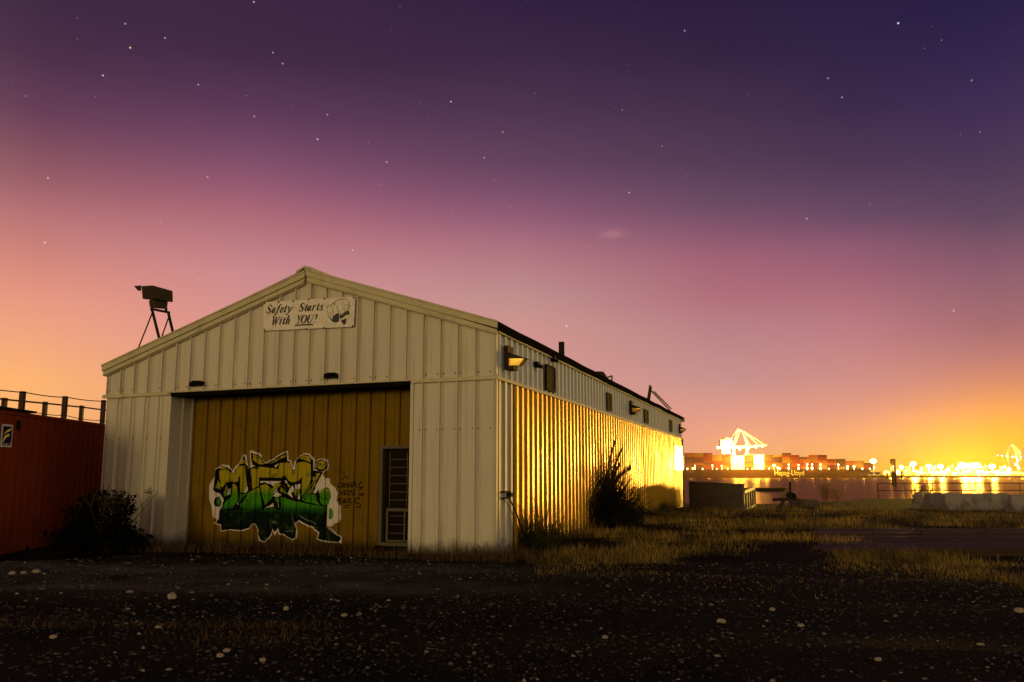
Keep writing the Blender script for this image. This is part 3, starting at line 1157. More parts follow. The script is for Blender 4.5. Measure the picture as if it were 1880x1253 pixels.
def conform(polys, lift, name, material, parent):
    bm = bmesh.new()
    for poly in polys:
        if len(poly) < 3:
            continue
        tri = tessellate_polygon([[Vector((p[0], p[1], 0)) for p in poly]])
        vv = [bm.verts.new((p[0], 0, p[1])) for p in poly]
        for t in tri:
            try:
                bm.faces.new([vv[i] for i in t])
            except ValueError:
                pass
    xs = [v.co.x for v in bm.verts]
    lo, hi = min(xs), max(xs)
    for b in DOOR_BREAKS:
        if lo < b < hi:
            bmesh.ops.bisect_plane(bm, geom=bm.verts[:] + bm.edges[:] + bm.faces[:], plane_co=(b, 0, 0), plane_no=(1, 0, 0))
    for v in bm.verts:
        v.co.y = door_y(v.co.x) - lift
    for f in bm.faces:
        f.normal_update()
        if f.normal.y > 0:
            f.normal_flip()
    me = bpy.data.meshes.new(name)
    bm.to_mesh(me)
    bm.free()
    me.materials.append(material)
    o = bpy.data.objects.new(name, me)
    COL.objects.link(o)
    o.parent = parent
    return o


def ribbon(pts, w, w1=None):
    """quads along a polyline of 2D points; w single or list"""
    ws = w if isinstance(w, (list, tuple)) else [w] * len(pts)
    L, Rr = [], []
    P = [Vector((p[0], p[1])) for p in pts]
    for i, p in enumerate(P):
        d = (P[min(i + 1, len(P) - 1)] - P[max(i - 1, 0)])
        if d.length < 1e-9:
            d = Vector((1, 0))
        d.normalize()
        n = Vector((-d.y, d.x)) * ws[i] / 2
        L.append(p + n)
        Rr.append(p - n)
    return [[tuple(L[i]), tuple(L[i + 1]), tuple(Rr[i + 1]), tuple(Rr[i])] for i in range(len(P) - 1)]


def smooth_pts(pts, n=4):
    out = []
    P = [Vector(p) for p in pts]
    for i in range(len(P) - 1):
        p0, p1, p2, p3 = P[max(i - 1, 0)], P[i], P[i + 1], P[min(i + 2, len(P) - 1)]
        for k in range(n):
            t = k / n
            out.append(0.5 * ((2 * p1) + (p2 - p0) * t + (2 * p0 - 5 * p1 + 4 * p2 - p3) * t * t + (3 * p1 - p0 - 3 * p2 + p3) * t ** 3))
    out.append(P[-1])
    return out


def ell(cx, cy, rx, ry, n=22, rot=0.0):
    return [(cx + rx * math.cos(2 * math.pi * i / n) * math.cos(rot) - ry * math.sin(2 * math.pi * i / n) * math.sin(rot),
             cy + rx * math.cos(2 * math.pi * i / n) * math.sin(rot) + ry * math.sin(2 * math.pi * i / n) * math.cos(rot)) for i in range(n)]


GZ_TOP, GZ_MID, GZ_LOW = gcrop(600, 470)[1], gcrop(600, 560)[1], gcrop(600, 745)[1]


def spray_build(t, vec, col):
    """sprayed fill: mustard above, green in the middle, black-green below, with sprayed clouds"""
    s = t.n('ShaderNodeSeparateXYZ')
    t.link(vec, s.inputs[0])
    wob = t.m('MULTIPLY_ADD', t.noise(vec, 5.0, 4, 0.6), 0.18, -0.09)
    z = t.m('ADD', s.outputs['Z'], wob)
    h0, h1 = GZ_LOW - .25, GZ_TOP + .25
    k = t.m('DIVIDE', t.m('SUBTRACT', z, h0), h1 - h0, clamp=True)

    def p(zz):
        return (zz - h0) / (h1 - h0)
    col = t.ramp(k, [(p(GZ_LOW - .06), (.004, .012, .006, 1)), (p(GZ_LOW + .02), (.012, .09, .010, 1)), (p(GZ_LOW + .12), (.055, .27, .008, 1)),
                     (p(GZ_MID - .02), (.065, .24, .012, 1)), (p(GZ_MID + .10), (.34, .31, .010, 1)), (1.0, (.40, .31, .012, 1))])
    blot = t.m('MULTIPLY_ADD', t.noise(vec, 6.5, 3, 0.5), 7.0, -3.9, clamp=True)
    return t.mix(t.m('MULTIPLY', blot, 0.75), col, (.045, .06, .012, 1))


M['spray_white'] = mat('spray_white', (0.66, 0.58, 0.56), 0.7, var=0.12, scale=5.0)
M['spray_black'] = mat('spray_black', (0.005, 0.004, 0.004), 0.9, spec=0.1, var=0.2, scale=6.0)
M['spray_fill'] = mat('spray_fill', (0.3, 0.2, 0.02), 0.85, spec=0.08, var=0.1, build=spray_build)
M['spray_green'] = mat('spray_green', (0.035, 0.19, 0.012), 0.6, var=0.3, scale=7.0)
M['spray_pale'] = mat('spray_pale', (0.13, 0.19, 0.19), 0.6, var=0.2, scale=9.0)

G = lambda pts: [gcrop(*p) for p in pts]
A_white = [(85, 480), (110, 430), (135, 400), (148, 390), (150, 310), (170, 280), (230, 253), (270, 260), (302, 263), (318, 325), (342, 295), (398, 250),
           (455, 143), (472, 158), (478, 235), (490, 250), (492, 330), (528, 520), (502, 290), (532, 270), (520, 110), (545, 100), (610, 130), (642, 157), (637, 188), (690, 233),
           (905, 110), (920, 100), (925, 205), (965, 205), (990, 293), (1003, 225), (1028, 200), (1048, 160), (1100, 135), (1150, 130), (1185, 158),
           (1210, 203), (1200, 315), (1225, 300), (1228, 230), (1268, 195), (1320, 188), (1352, 205), (1352, 290), (1322, 337), (1310, 360), (1332, 400),
           (1370, 405), (1400, 470), (1440, 500), (1472, 560), (1458, 640), (1492, 712), (1488, 765), (1495, 830), (1472, 880), (1440, 888), (1402, 925), (1352, 922),
           (1420, 962), (1505, 1043), (1497, 1070), (1505, 1108), (1455, 1097), (1320, 1092), (1243, 1062), (1258, 992), (1198, 950), (1040, 868), (1013, 890),
           (1022, 1000), (1012, 1056), (985, 1072), (928, 1038), (832, 1005), (822, 955), (795, 1020), (758, 952), (742, 1022), (680, 1098), (618, 1072),
           (598, 1010), (590, 950), (552, 880), (520, 948), (430, 973), (300, 963), (208, 975), (203, 912), (128, 895), (150, 850), (120, 810), (110, 720), (83, 620)]
B_black = [(152, 318), (172, 292), (230, 266), (285, 285), (303, 303), (325, 350), (350, 352), (368, 300), (402, 262), (455, 162), (465, 250), (484, 268), (488, 330),
           (512, 400), (532, 520), (500, 300), (580, 272), (546, 238), (534, 128), (600, 146), (628, 178), (690, 247), (907, 122), (912, 216), (955, 217), (984, 312),
           (1008, 312), (1020, 220), (1050, 168), (1110, 143), (1160, 152), (1192, 208), (1194, 320), (1310, 345), (1190, 560), (1240, 572), (1234, 520), (1260, 513),
           (1276, 572), (1300, 562), (1312, 520), (1345, 498), (1387, 540), (1397, 612), (1345, 700), (1338, 918), (1400, 960), (1492, 1045), (1490, 1062),
           (1466, 1090), (1330, 1077), (1254, 1056), (1270, 985), (1210, 938), (1045, 853), (1002, 885), (1012, 950), (1006, 1042), (985, 1062), (920, 1028),
           (842, 993), (826, 935), (792, 985), (757, 935), (735, 1010), (680, 1087), (630, 1062), (602, 960), (556, 868), (515, 938), (420, 962),
           (310, 953), (213, 967), (213, 902), (138, 887), (185, 820), (190, 760), (226, 700), (236, 620), (205, 575), (160, 560), (128, 528), (142, 400), (158, 400)]
C_fill = [
    [(178, 318), (282, 302), (328, 362), (368, 345), (386, 276), (456, 266), (470, 430), (484, 478), (442, 556), (420, 560), (418, 395), (392, 436), (350, 446), (318, 436), (268, 446), (235, 495), (205, 500), (182, 420)],
    [(178, 298), (230, 274), (272, 288), (262, 300), (210, 303)], [(408, 252), (452, 190), (458, 240)], [(150, 440), (165, 420), (212, 520), (180, 520), (146, 505)],
    [(322, 466), (350, 458), (384, 492), (400, 640), (340, 722), (225, 740), (238, 690), (310, 600)],
    [(240, 560), (275, 480), (285, 520), (270, 590), (245, 600)],
    [(532, 302), (620, 276), (830, 302), (842, 240), (905, 232), (956, 236), (980, 320), (1010, 326), (1030, 232), (1105, 222), (1180, 250), (1180, 420), (1150, 500), (1084, 610), (1084, 395), (1040, 436), (985, 448), (930, 426), (888, 382), (866, 396), (612, 394), (602, 488), (552, 520)],
    [(552, 142), (600, 158), (645, 222), (680, 250), (610, 252), (575, 215), (556, 205)], [(706, 248), (880, 158), (896, 142), (894, 180), (860, 190), (790, 232)],
    [(1046, 186), (1110, 152), (1162, 166), (1180, 232), (1100, 206)],
    [(414, 692), (500, 562), (608, 498), (640, 600), (650, 690), (648, 745), (425, 745)],
    [(420, 580), (480, 560), (410, 660)],
    [(636, 484), (690, 464), (735, 492), (742, 524), (780, 482), (832, 448), (862, 476), (800, 516), (746, 622), (692, 702), (660, 600)],
    [(872, 470), (920, 560), (900, 575), (850, 540)], [(900, 450), (930, 455), (965, 490), (940, 500)], [(990, 540), (1040, 512), (1048, 545), (1020, 600)],
    [(858, 602), (1000, 642), (1200, 692), (1330, 700), (1330, 750), (852, 750), (862, 690)],
    [(1086, 636), (1176, 470), (1228, 352), (1284, 348), (1186, 530), (1180, 575), (1240, 582), (1252, 640), (1284, 692), (1120, 655)],
    [(792, 622), (828, 596), (842, 640), (824, 684)],
    [(232, 750), (650, 750), (690, 735), (780, 720), (850, 750), (1326, 750), (1326, 900), (1240, 880), (1050, 792), (1000, 850), (996, 1030), (850, 975), (800, 900), (760, 880), (690, 1070), (644, 1040), (590, 880), (430, 925), (235, 925)],
    [(1056, 822), (1240, 915), (1330, 955), (1470, 1050), (1450, 1075), (1330, 1062), (1268, 1046), (1284, 980), (1216, 925)],
]
E_white = [
    [(622, 432), (868, 434), (838, 448), (800, 458), (762, 490), (738, 468), (690, 448), (632, 456)], [(440, 556), (484, 484), (502, 500), (500, 540), (470, 556)],
    [(280, 590), (288, 528), (302, 508), (300, 572)], [(926, 572), (952, 520), (985, 478), (1002, 522), (968, 566), (990, 618)], [(1012, 470), (1058, 462), (1050, 520), (1012, 518)],
    [(1022, 620), (1048, 558), (1050, 635)], [(768, 580), (812, 508), (826, 560), (864, 580), (840, 600), (790, 602)], [(670, 742), (768, 662), (784, 706), (700, 722)],
    [(385, 670), (396, 640), (402, 680), (390, 690)], [(806, 690), (826, 660), (838, 712), (812, 712)], [(218, 650), (228, 625), (244, 640), (222, 680)],
    [(1198, 558), (1296, 362), (1330, 402), (1370, 410), (1402, 478), (1448, 508), (1470, 568), (1456, 642), (1488, 716), (1486, 830), (1402, 918), (1347, 914), (1347, 704), (1400, 612), (1390, 532), (1346, 494), (1308, 518), (1292, 564), (1266, 508), (1238, 562)],
    [(92, 482), (128, 430), (126, 534), (165, 565), (205, 582), (150, 610), (134, 660), (146, 705), (196, 722), (186, 780), (184, 818), (152, 842), (126, 800), (118, 720), (92, 620)],
    [(782, 262), (800, 262), (834, 240), (824, 262), (800, 288)], [(548, 262), (575, 250), (585, 262), (560, 276)], [(1192, 392), (1200, 380), (1200, 400), (1190, 430)],
    [(884, 430), (900, 418), (915, 440), (900, 462)],
]
strokes = [([(608, 404), (740, 412), (872, 418)], 24), ([(880, 380), (910, 420), (975, 456), (1030, 448), (1075, 405)], 22), ([(160, 320), (156, 420), (146, 520), (205, 540)], 20),
           ([(412, 385), (410, 470), (412, 560)], 20), ([(500, 330), (522, 400), (545, 520)], 18), ([(1080, 395), (1070, 500), (1062, 635)], 22), ([(840, 590), (1000, 640), (1222, 688)], 10),
           ([(1188, 370), (1240, 375), (1190, 470), (1110, 640)], 10), ([(540, 130), (552, 230), (580, 262), (690, 262)], 14), ([(700, 258), (800, 240), (880, 196)], 22), ([(790, 292), (835, 294)], 14),
           ([(508, 288), (560, 292), (610, 292)], 9), ([(170, 302), (220, 308), (280, 298)], 9), ([(1030, 214), (1100, 208), (1180, 240)], 10), ([(265, 440), (285, 470), (320, 455), (345, 445), (392, 490)], 8),
           ([(230, 690), (305, 590), (320, 470)], 9), ([(340, 722), (400, 650), (480, 570), (610, 495)], 8), ([(630, 480), (655, 600), (665, 745)], 9), ([(690, 705), (750, 620), (860, 480)], 8),
           ([(860, 470), (900, 540), (930, 580), (990, 630)], 16), ([(400, 640), (410, 700), (440, 745)], 9), ([(1235, 560), (1240, 620), (1290, 690), (1345, 695)], 8), ([(630, 470), (690, 450), (740, 500), (745, 520)], 9),
           ([(755, 600), (800, 660), (826, 710)], 20), ([(1195, 322), (1250, 330), (1308, 342)], 10), ([(1150, 600), (1180, 560)], 8), ([(1228, 688), (1246, 684)], 10), ([(160, 350), (210, 500), (230, 510)], 10)]
letters = [
    # tag in the small round head and the green balloon
    ([(1256, 268), (1262, 238), (1276, 242), (1262, 256), (1274, 270)], 6), ([(1280, 268), (1284, 240), (1296, 246), (1284, 258)], 6),
    ([(1306, 252), (1318, 250), (1316, 262), (1304, 274), (1320, 274)], 6), ([(1330, 248), (1332, 274)], 6),
    ([(1258, 632), (1260, 592), (1274, 630), (1276, 590)], 6), ([(1298, 590), (1298, 634), (1316, 636)], 6), ([(1326, 636), (1332, 592), (1348, 638)], 6), ([(1328, 620), (1346, 620)], 5)]
tagtext = [
    ([(1522, 330), (1526, 362)], 7), ([(1538, 326), (1543, 360)], 7), ([(1508, 422), (1522, 394), (1545, 384), (1568, 390), (1584, 408)], 8),
    ([(1490, 452), (1470, 470), (1476, 496), (1500, 498), (1508, 470), (1490, 452)], 8), ([(1514, 510), (1514, 452), (1540, 455), (1538, 478), (1518, 482), (1544, 508)], 8),
    ([(1560, 456), (1546, 480), (1560, 502), (1578, 482), (1562, 456)], 8), ([(1584, 506), (1586, 450), (1616, 502), (1616, 445)], 8), ([(1630, 502), (1642, 432), (1664, 510)], 8), ([(1634, 480), (1662, 484)], 7),
    ([(1490, 536), (1506, 588), (1518, 530)], 8), ([(1528, 532), (1532, 588)], 8), ([(1544, 590), (1544, 532), (1566, 538), (1562, 558), (1546, 562), (1576, 588)], 8),
    ([(1584, 528), (1584, 578), (1602, 580), (1604, 526)], 8), ([(1638, 532), (1618, 534), (1620, 552), (1638, 560), (1636, 582), (1616, 582)], 8),
    ([(1512, 618), (1484, 622), (1484, 644), (1510, 652), (1506, 678), (1480, 680)], 9), ([(1522, 622), (1522, 668), (1544, 670), (1546, 618)], 9), ([(1578, 620), (1556, 640), (1556, 662), (1580, 668)], 9),
    ([(1588, 612), (1590, 676)], 9), ([(1618, 614), (1592, 646), (1622, 668)], 9), ([(1694, 622), (1660, 622), (1644, 645), (1660, 668), (1696, 670), (1714, 690), (1706, 714), (1672, 716), (1664, 700)], 10),
    ([(1530, 696), (1602, 694)], 8), ([(1540, 720), (1592, 718)], 8),
    ([(1678, 512), (1722, 434), (1690, 508), (1748, 492), (1684, 552), (1756, 576), (1700, 590), (1694, 612), (1716, 630)], 9)]

conform([G(A_white)] + [G(ell(1290, 265, 72, 76))], 0.003, 'graffiti_outline', M['spray_white'], door)
conform([G(B_black), G(ell(1288, 266, 60, 64)), G(ell(172, 660, 44, 60)), G(ell(1390, 785, 42, 76))], 0.005, 'graffiti_shadow', M['spray_black'], door)
conform([G(p) for p in E_white], 0.0065, 'graffiti_highlight', M['spray_white'], door)
conform([G(p) for p in C_fill] + [G(ell(1330, 602, 58, 92)), G(ell(1294, 260, 46, 48))], 0.008, 'graffiti_fill', M['spray_fill'], door)
conform([G(ell(178, 655, 28, 42)), G(ell(1392, 785, 30, 62))], 0.0085, 'graffiti_spot', M['spray_green'], door)
U = 1.0 / 5.875 * DEPTH * 0 + (gcrop(1001, 500)[0] - gcrop(1000, 500)[0])   # metres per digitising unit
polys = []
for pts, w in strokes:
    polys += ribbon(smooth_pts(G(pts)), w * U)
for pts, w in letters:
    polys += ribbon(G(pts), w * U)
conform(polys, 0.0105, 'graffiti_line', M['spray_black'], door)
polys = []
for pts, w in tagtext:
    polys += ribbon(smooth_pts(G(pts), 3), w * U)
conform(polys, 0.004, 'graffiti_writing', M['spray_black'], door)
polys = []
for pts, w in (([(1048, 800), (1120, 842), (1240, 898)], 7), ([(1330, 928), (1440, 1005)], 5), ([(965, 775), (1000, 880)], 4), ([(890, 975), (1000, 968)], 5), ([(760, 868), (800, 872)], 8), ([(750, 885), (826, 885)], 4)):
    polys += ribbon(smooth_pts(G(pts)), w * U)
conform(polys, 0.0107, 'graffiti_glint', M['spray_pale'], door)
# small marker tag on the left wall panel
mb = MB()
for pts in ([(265, 899), (269, 903), (271, 897), (274, 904)], [(274, 894), (276, 906)], [(277, 897), (281, 899), (277, 902), (282, 904)], [(264, 905), (283, 902)], [(270, 907), (279, 906)]):
    for q in ribbon([Fp(a, b, -.026) for a, b in pts], .010):
        mb.add([(p[0], -.0265, p[1]) for p in q], [(0, 1, 2, 3)])
wpart('marker_scribble', mb, M['spray_black'], fix=False)

# ================================================================== BANNER on the gable
M['banner_vinyl'] = mat('banner_vinyl', (0.78, 0.69, 0.62), 0.55, var=0.07, scale=4.0, bump=0.3, bump_scale=6.0, dirt=(0.36, 0.27, 0.2), dirt_amt=0.5)
M['print_ink'] = mat('print_ink', (0.014, 0.008, 0.008), 0.5, var=0.15, scale=10.0)


def bcrop(cx, cy):
    return Fp(470 + cx / 9.895, 540 + cy / 9.9, -.05)


bx0, bz0 = Fp(483.6, 607.7, -.05)
brow = FR @ Vector((bx0, -.05, bz0))
banner = root_empty('safety_banner', brow, 'white vinyl banner with black italic lettering and pointing fist hung under the ridge', 'banner', -YAW)
TL, TR, BR, BL = [Vector(Fp(*p, -.05)) for p in ((483.6, 555.2), (652.4, 545.0), (649.6, 600.3), (483.6, 607.7))]
mb = MB()
NU, NV = 34, 9
vs, fs = [], []
for side in (0, 1):
    for j in range(NV + 1):
        for i in range(NU + 1):
            u, v = i / NU, j / NV
            top = TL.lerp(TR, u)
            bot = BL.lerp(BR, u)
            sag = 0.012 * math.sin(u * math.pi * 5) * (1 - v) * .5
            p = bot.lerp(top, v)
            wr = 0.010 * noise.noise(Vector((u * 9 + v * 4, v * 3, 2))) + 0.005 * noise.noise(Vector((u * 25 + v * 12, v * 5, 8)))
            vs.append((p.x, -.05 + wr + side * .004, p.y + sag * v))
n1 = (NU + 1) * (NV + 1)
for j in range(NV):
    for i in range(NU):
        a = j * (NU + 1) + i
        fs.append((a, a + 1, a + NU + 2, a + NU + 1))
        fs.append((n1 + a, n1 + a + NU + 1, n1 + a + NU + 2, n1 + a + 1))
mb.add(vs, fs)
part('sheet', mb, M['banner_vinyl'], banner, frame=FR, smooth=True, fix=False)

GLY = {
    'S': [[(.86, .72, .07), (.72, .95, .08), (.42, .98, .10), (.22, .78, .17), (.42, .55, .21), (.68, .36, .20), (.70, .12, .14), (.42, .01, .09), (.14, .05, .08), (.06, .28, .07)]],
    'a': [[(.80, .62, .10), (.72, .35, .15), (.68, .08, .15), (.92, .06, .06)], [(.74, .50, .06), (.50, .62, .09), (.20, .38, .16), (.20, .08, .15), (.42, .03, .09), (.70, .34, .06)]],
    'f': [[(1.02, .92, .12), (.84, 1.02, .08), (.66, .75, .14), (.46, .1, .15), (.30, -.22, .11), (.02, -.24, .12)], [(.30, .60, .07), (.98, .60, .07)]],
    'e': [[(.24, .28, .06), (.66, .36, .07), (.84, .50, .11), (.62, .62, .09), (.30, .42, .15), (.20, .16, .16), (.46, .01, .11), (.86, .18, .06)]],
    't': [[(.64, .86, .07), (.50, .52, .15), (.38, .12, .16), (.56, .01, .10), (.88, .16, .06)], [(.10, .60, .07), (.98, .60, .07)]],
    'y': [[(.02, .54, .06), (.24, .60, .13), (.40, .30, .16), (.48, .02, .13)], [(.98, .60, .15), (.82, .28, .09), (.48, -.06, .08), (.22, -.28, .09), (.02, -.24, .14)]],
    'r': [[(.02, .56, .06), (.30, .60, .13), (.22, .30, .15), (.12, .0, .15)], [(.24, .34, .06), (.56, .58, .08), (.88, .58, .17)]],
    's': [[(.86, .46, .08), (.66, .60, .08), (.36, .54, .13), (.40, .36, .16), (.68, .22, .15), (.58, .04, .11), (.24, .0, .08), (.06, .16, .08)]],
    'W': [[(.06, 1, .07), (.16, .98, .15), (.22, .5, .15), (.24, .0, .15)], [(.24, .0, .07), (.56, .95, .06)], [(.50, 1, .12), (.58, .5, .15), (.60, .0, .15)], [(.60, .0, .07), (1.0, 1.0, .06)], [(-.04, .99, .05), (.34, .99, .05)], [(.42, .99, .05), (.70, .99, .05)], [(.86, .99, .05), (1.1, .99, .05)]],
    'i': [[(.16, .56, .06), (.52, .60, .14), (.40, .28, .15), (.34, .06, .14), (.62, .06, .05)], [(.60, .80, .15), (.62, .93, .15)]],
    'h': [[(.12, .98, .05), (.36, 1.0, .14), (.26, .5, .15), (.14, .0, .15)], [(.24, .36, .06), (.54, .60, .09), (.80, .54, .15), (.72, .26, .15), (.70, .06, .14), (.95, .08, .05)]],
    'Y': [[(.10, .98, .12), (.34, .70, .14), (.46, .45, .15), (.40, .0, .16)], [(.98, .98, .06), (.48, .46, .07)], [(.16, .02, .05), (.66, .02, .05)], [(-.06, .98, .05), (.38, .98, .05)], [(.74, .98, .05), (1.14, .98, .05)]],
    'O': [[(.55, .99, .06), (.26, .86, .13), (.10, .5, .18), (.22, .12, .13), (.46, .01, .06), (.74, .14, .13), (.90, .5, .18), (.80, .86, .13), (.55, .99, .06)]],
    'U': [[(.16, .98, .15), (.08, .5, .16), (.10, .2, .16), (.34, .01, .10), (.64, .10, .07), (.80, .5, .06), (.90, .98, .06)], [(-.04, .98, .05), (.38, .98, .05)], [(.72, .98, .05), (1.08, .98, .05)]],
    '!': [[(.62, 1.0, .22), (.50, .62, .13), (.40, .28, .05)], [(.28, .10, .17), (.30, .0, .17)]],
}


def base1(x):
    return 352 - (x - 185) * 0.0595


def base2(x):
    return 566 - (x - 275) * 0.0600


words = [('S', 175, 275, base1), ('a', 278, 345, base1), ('f', 338, 425, base1), ('e', 425, 490, base1), ('t', 496, 545, base1), ('y', 556, 640, base1),
         ('S', 770, 868, base1), ('t', 872, 922, base1), ('a', 926, 996, base1), ('r', 1014, 1078, base1), ('t', 1090, 1140, base1), ('s', 1150, 1216, base1),
         ('W', 268, 400, base2), ('i', 410, 465, base2), ('t', 470, 522, base2), ('h', 530, 606, base2), ('Y', 728, 800, base2), ('O', 805, 905, base2), ('U', 922, 1022, base2), ('!', 1040, 1096, base2)]
mb = MB()


def bink(mb, polys2, lift):
    for q in polys2:
        u = [Vector(p) for p in q]
        out = []
        for p in u:
            uu = (p.x - BL.x) / (BR.x - BL.x)
            vv = (p.y - BL.lerp(BR, uu).y) / max(.01, (TL.lerp(TR, uu).y - BL.lerp(BR, uu).y))
            wr = 0.010 * noise.noise(Vector((uu * 9 + vv * 4, vv * 3, 2))) + 0.005 * noise.noise(Vector((uu * 25 + vv * 12, vv * 5, 8)))
            out.append((p.x, -.05 + wr - lift, p.y))
        mb.add(out, [tuple(range(len(out)))])


CAP = 150.0
for ch, x0, x1, bf in words:
    for st in GLY[ch]:
        pts3 = [Vector((x0 + p[0] * (x1 - x0) + 0.26 * p[1] * CAP, bf(x0) - p[1] * CAP, p[2] * CAP * 1.12)) for p in st]
        sm = smooth_pts(pts3, 4) if len(pts3) > 2 else pts3
        P2 = [bcrop(p.x, p.y) for p in sm]
        ub = bcrop(1001, 400)[0] - bcrop(1000, 400)[0]
        bink(mb, ribbon(P2, [max(4, p.z) * ub for p in sm]), .0035)
bink(mb, ribbon([bcrop(705, 573), bcrop(870, 563), bcrop(1035, 553)], 24 * ub), .0035)
part('lettering', mb, M['print_ink'], banner, frame=FR, fix=False)
mb = MB()
lines = [([(1330, 440), (1305, 350), (1290, 270), (1310, 225), (1365, 208), (1400, 170), (1425, 160), (1470, 115), (1530, 92), (1570, 105), (1620, 85), (1665, 110), (1690, 160), (1700, 250), (1685, 300), (1640, 318)], 7),
         ([(1365, 210), (1385, 260), (1400, 330), (1415, 380)], 6), ([(1420, 160), (1425, 215)], 12), ([(1455, 200), (1485, 270), (1500, 340), (1530, 375), (1570, 372), (1600, 345)], 7), ([(1560, 150), (1575, 220), (1600, 300)], 6),
         ([(1530, 95), (1522, 140)], 9), ([(1605, 250), (1610, 210), (1640, 195), (1672, 210), (1678, 250), (1650, 275), (1612, 262)], 6), ([(1600, 290), (1640, 312), (1680, 296)], 6), ([(1690, 160), (1700, 250)], 11),
         ([(1305, 400), (1350, 440), (1400, 460), (1350, 360), (1330, 330)], 6), ([(1720, 390), (1690, 440), (1650, 470)], 5), ([(1530, 560), (1580, 580), (1650, 575)], 4), ([(1540, 360), (1580, 345)], 5)]
for pts, w in lines:
    bink(mb, ribbon([bcrop(p.x, p.y) for p in smooth_pts(pts, 3)], w * ub), .0035)
for poly in ([(1340, 440), (1400, 462), (1395, 385), (1415, 400), (1440, 370), (1470, 350), (1505, 360), (1515, 420), (1510, 490), (1470, 522), (1410, 518), (1370, 490)],
             [(1518, 380), (1570, 384), (1600, 350), (1612, 316), (1640, 326), (1690, 306), (1705, 370), (1680, 386), (1640, 380), (1600, 420), (1530, 460)],
             [(1545, 470), (1580, 470), (1640, 440), (1642, 500), (1625, 550), (1590, 560), (1555, 520)]):
    P2 = [bcrop(*p) for p in poly]
    tri = tessellate_polygon([[Vector((p[0], p[1], 0)) for p in P2]])
    bink(mb, [[P2[i] for i in t] for t in tri], .004)
part('fist_drawing', mb, M['print_ink'], banner, frame=FR, fix=False)
mb = MB()
for (px, py) in ((486, 557), (512, 555), (539, 553.5), (567, 550), (596, 549), (650, 547), (486, 606), (563, 604.5), (596, 602.5), (648, 599)):
    x, z = Fp(px, py, -.05)
    mb.box((x - .012, -.068, z - .012), (x + .012, -.056, z + .012))
part('fixing', mb, M['dark_metal'], banner, frame=FR)

# ================================================================== equipment housing on thin legs, on the roof slope
HY = 1.6


def hp(px, py, y=HY):
    x, z = Fp(px, py, y)
    return Vector((x, y, z))


foot = FR @ hp(285, 640)
hous = root_empty('roof_camera_housing', foot, 'dark boxy hooded housing on thin legs standing on the left roof slope', 'equipment housing', -YAW)
hx = lambda cx, cy, y=HY: hp(220 + cx / 8.95, 510 + cy / 8.95, y)
ya, yb = HY - .05, HY + .55
mb = MB()
# front box: bright face left, long dark face right (turned), closed solid
fa = [hx(375, 350, ya), hx(580, 345, ya - .25), hx(872, 405, ya + .1), hx(560, 375, yb)]
ft = [hx(355, 140, ya), hx(540, 128, ya - .25), hx(866, 220, ya + .1), hx(560, 150, yb)]
mb.hexa(fa + ft)
part('housing_body', mb, M['bronze_box'], hous, frame=FR)
mb = MB()
mb.hexa([hx(300, 220, ya + .03), hx(352, 216, ya + .03), hx(352, 216, yb - .1), hx(300, 220, yb - .1),
         hx(230, 138, ya + .03), hx(354, 128, ya + .03), hx(354, 128, yb - .1), hx(230, 138, yb - .1)])
part('hood', mb, M['bronze_box'], hous, frame=FR)
mb = MB()
mb.hexa([hx(490, 480, ya), hx(580, 505, ya - .15), hx(775, 520, ya + .05), hx(560, 500, yb - .1),
         hx(476, 376, ya), hx(580, 352, ya - .15), hx(790, 400, ya + .05), hx(560, 380, yb - .1)])
part('housing_base', mb, M['bronze_box'], hous, frame=FR)
for (a, b, w) in (((525, 510), (650, 1010), .042), ((795, 570), (880, 930), .042), ((530, 590), (295, 1180), .020), ((800, 660), (680, 1000), .020)):
    pa, pb = hx(*a, HY + .1), hx(*b, HY + .1)
    while pb.z > rake(pb.x) - .03 and pb.z > 1.5:
        pb = pb + (pb - pa).normalized() * .02
    mb = MB().bar(pa, pb, w)
    part('leg', mb, M['dark_metal'], hous, frame=FR)
mb = MB().bar(hx(510, 515, HY + .1), hx(815, 575, HY + .1), .05)
mb.bar(hx(760, 500, HY + .1), hx(762, 560, HY + .1), .04)
mb.bar(hx(520, 470, HY + .1), hx(540, 530, HY + .1), .04)
part('cross_bar', mb, M['dark_metal'], hous, frame=FR)

# ================================================================== CONTAINER at the left, with a guard rail on its roof
def rust_box(t, vec, col):
    mp = t.n('ShaderNodeMapping')
    mp.inputs['Scale'].default_value = (2.2, 2.2, 0.4)
    t.link(vec, mp.inputs[0])
    k = t.m('MULTIPLY_ADD', t.noise(mp.outputs[0], 2.0, 7, 0.7), 3.6, -1.9, clamp=True)
    return t.mix(t.m('MULTIPLY', k, 0.7), col, (0.055, 0.012, 0.005, 1))


M['red_box'] = mat('red_box', (0.24, 0.040, 0.005), 0.85, spec=0.08, var=0.25, scale=1.2, build=rust_box)
CZ = 2.36


def top_at(px, py, z):
    d = ray(px, py)
    return Vector((0, 0, CAM_H)) + d * ((z - CAM_H) / d.z)


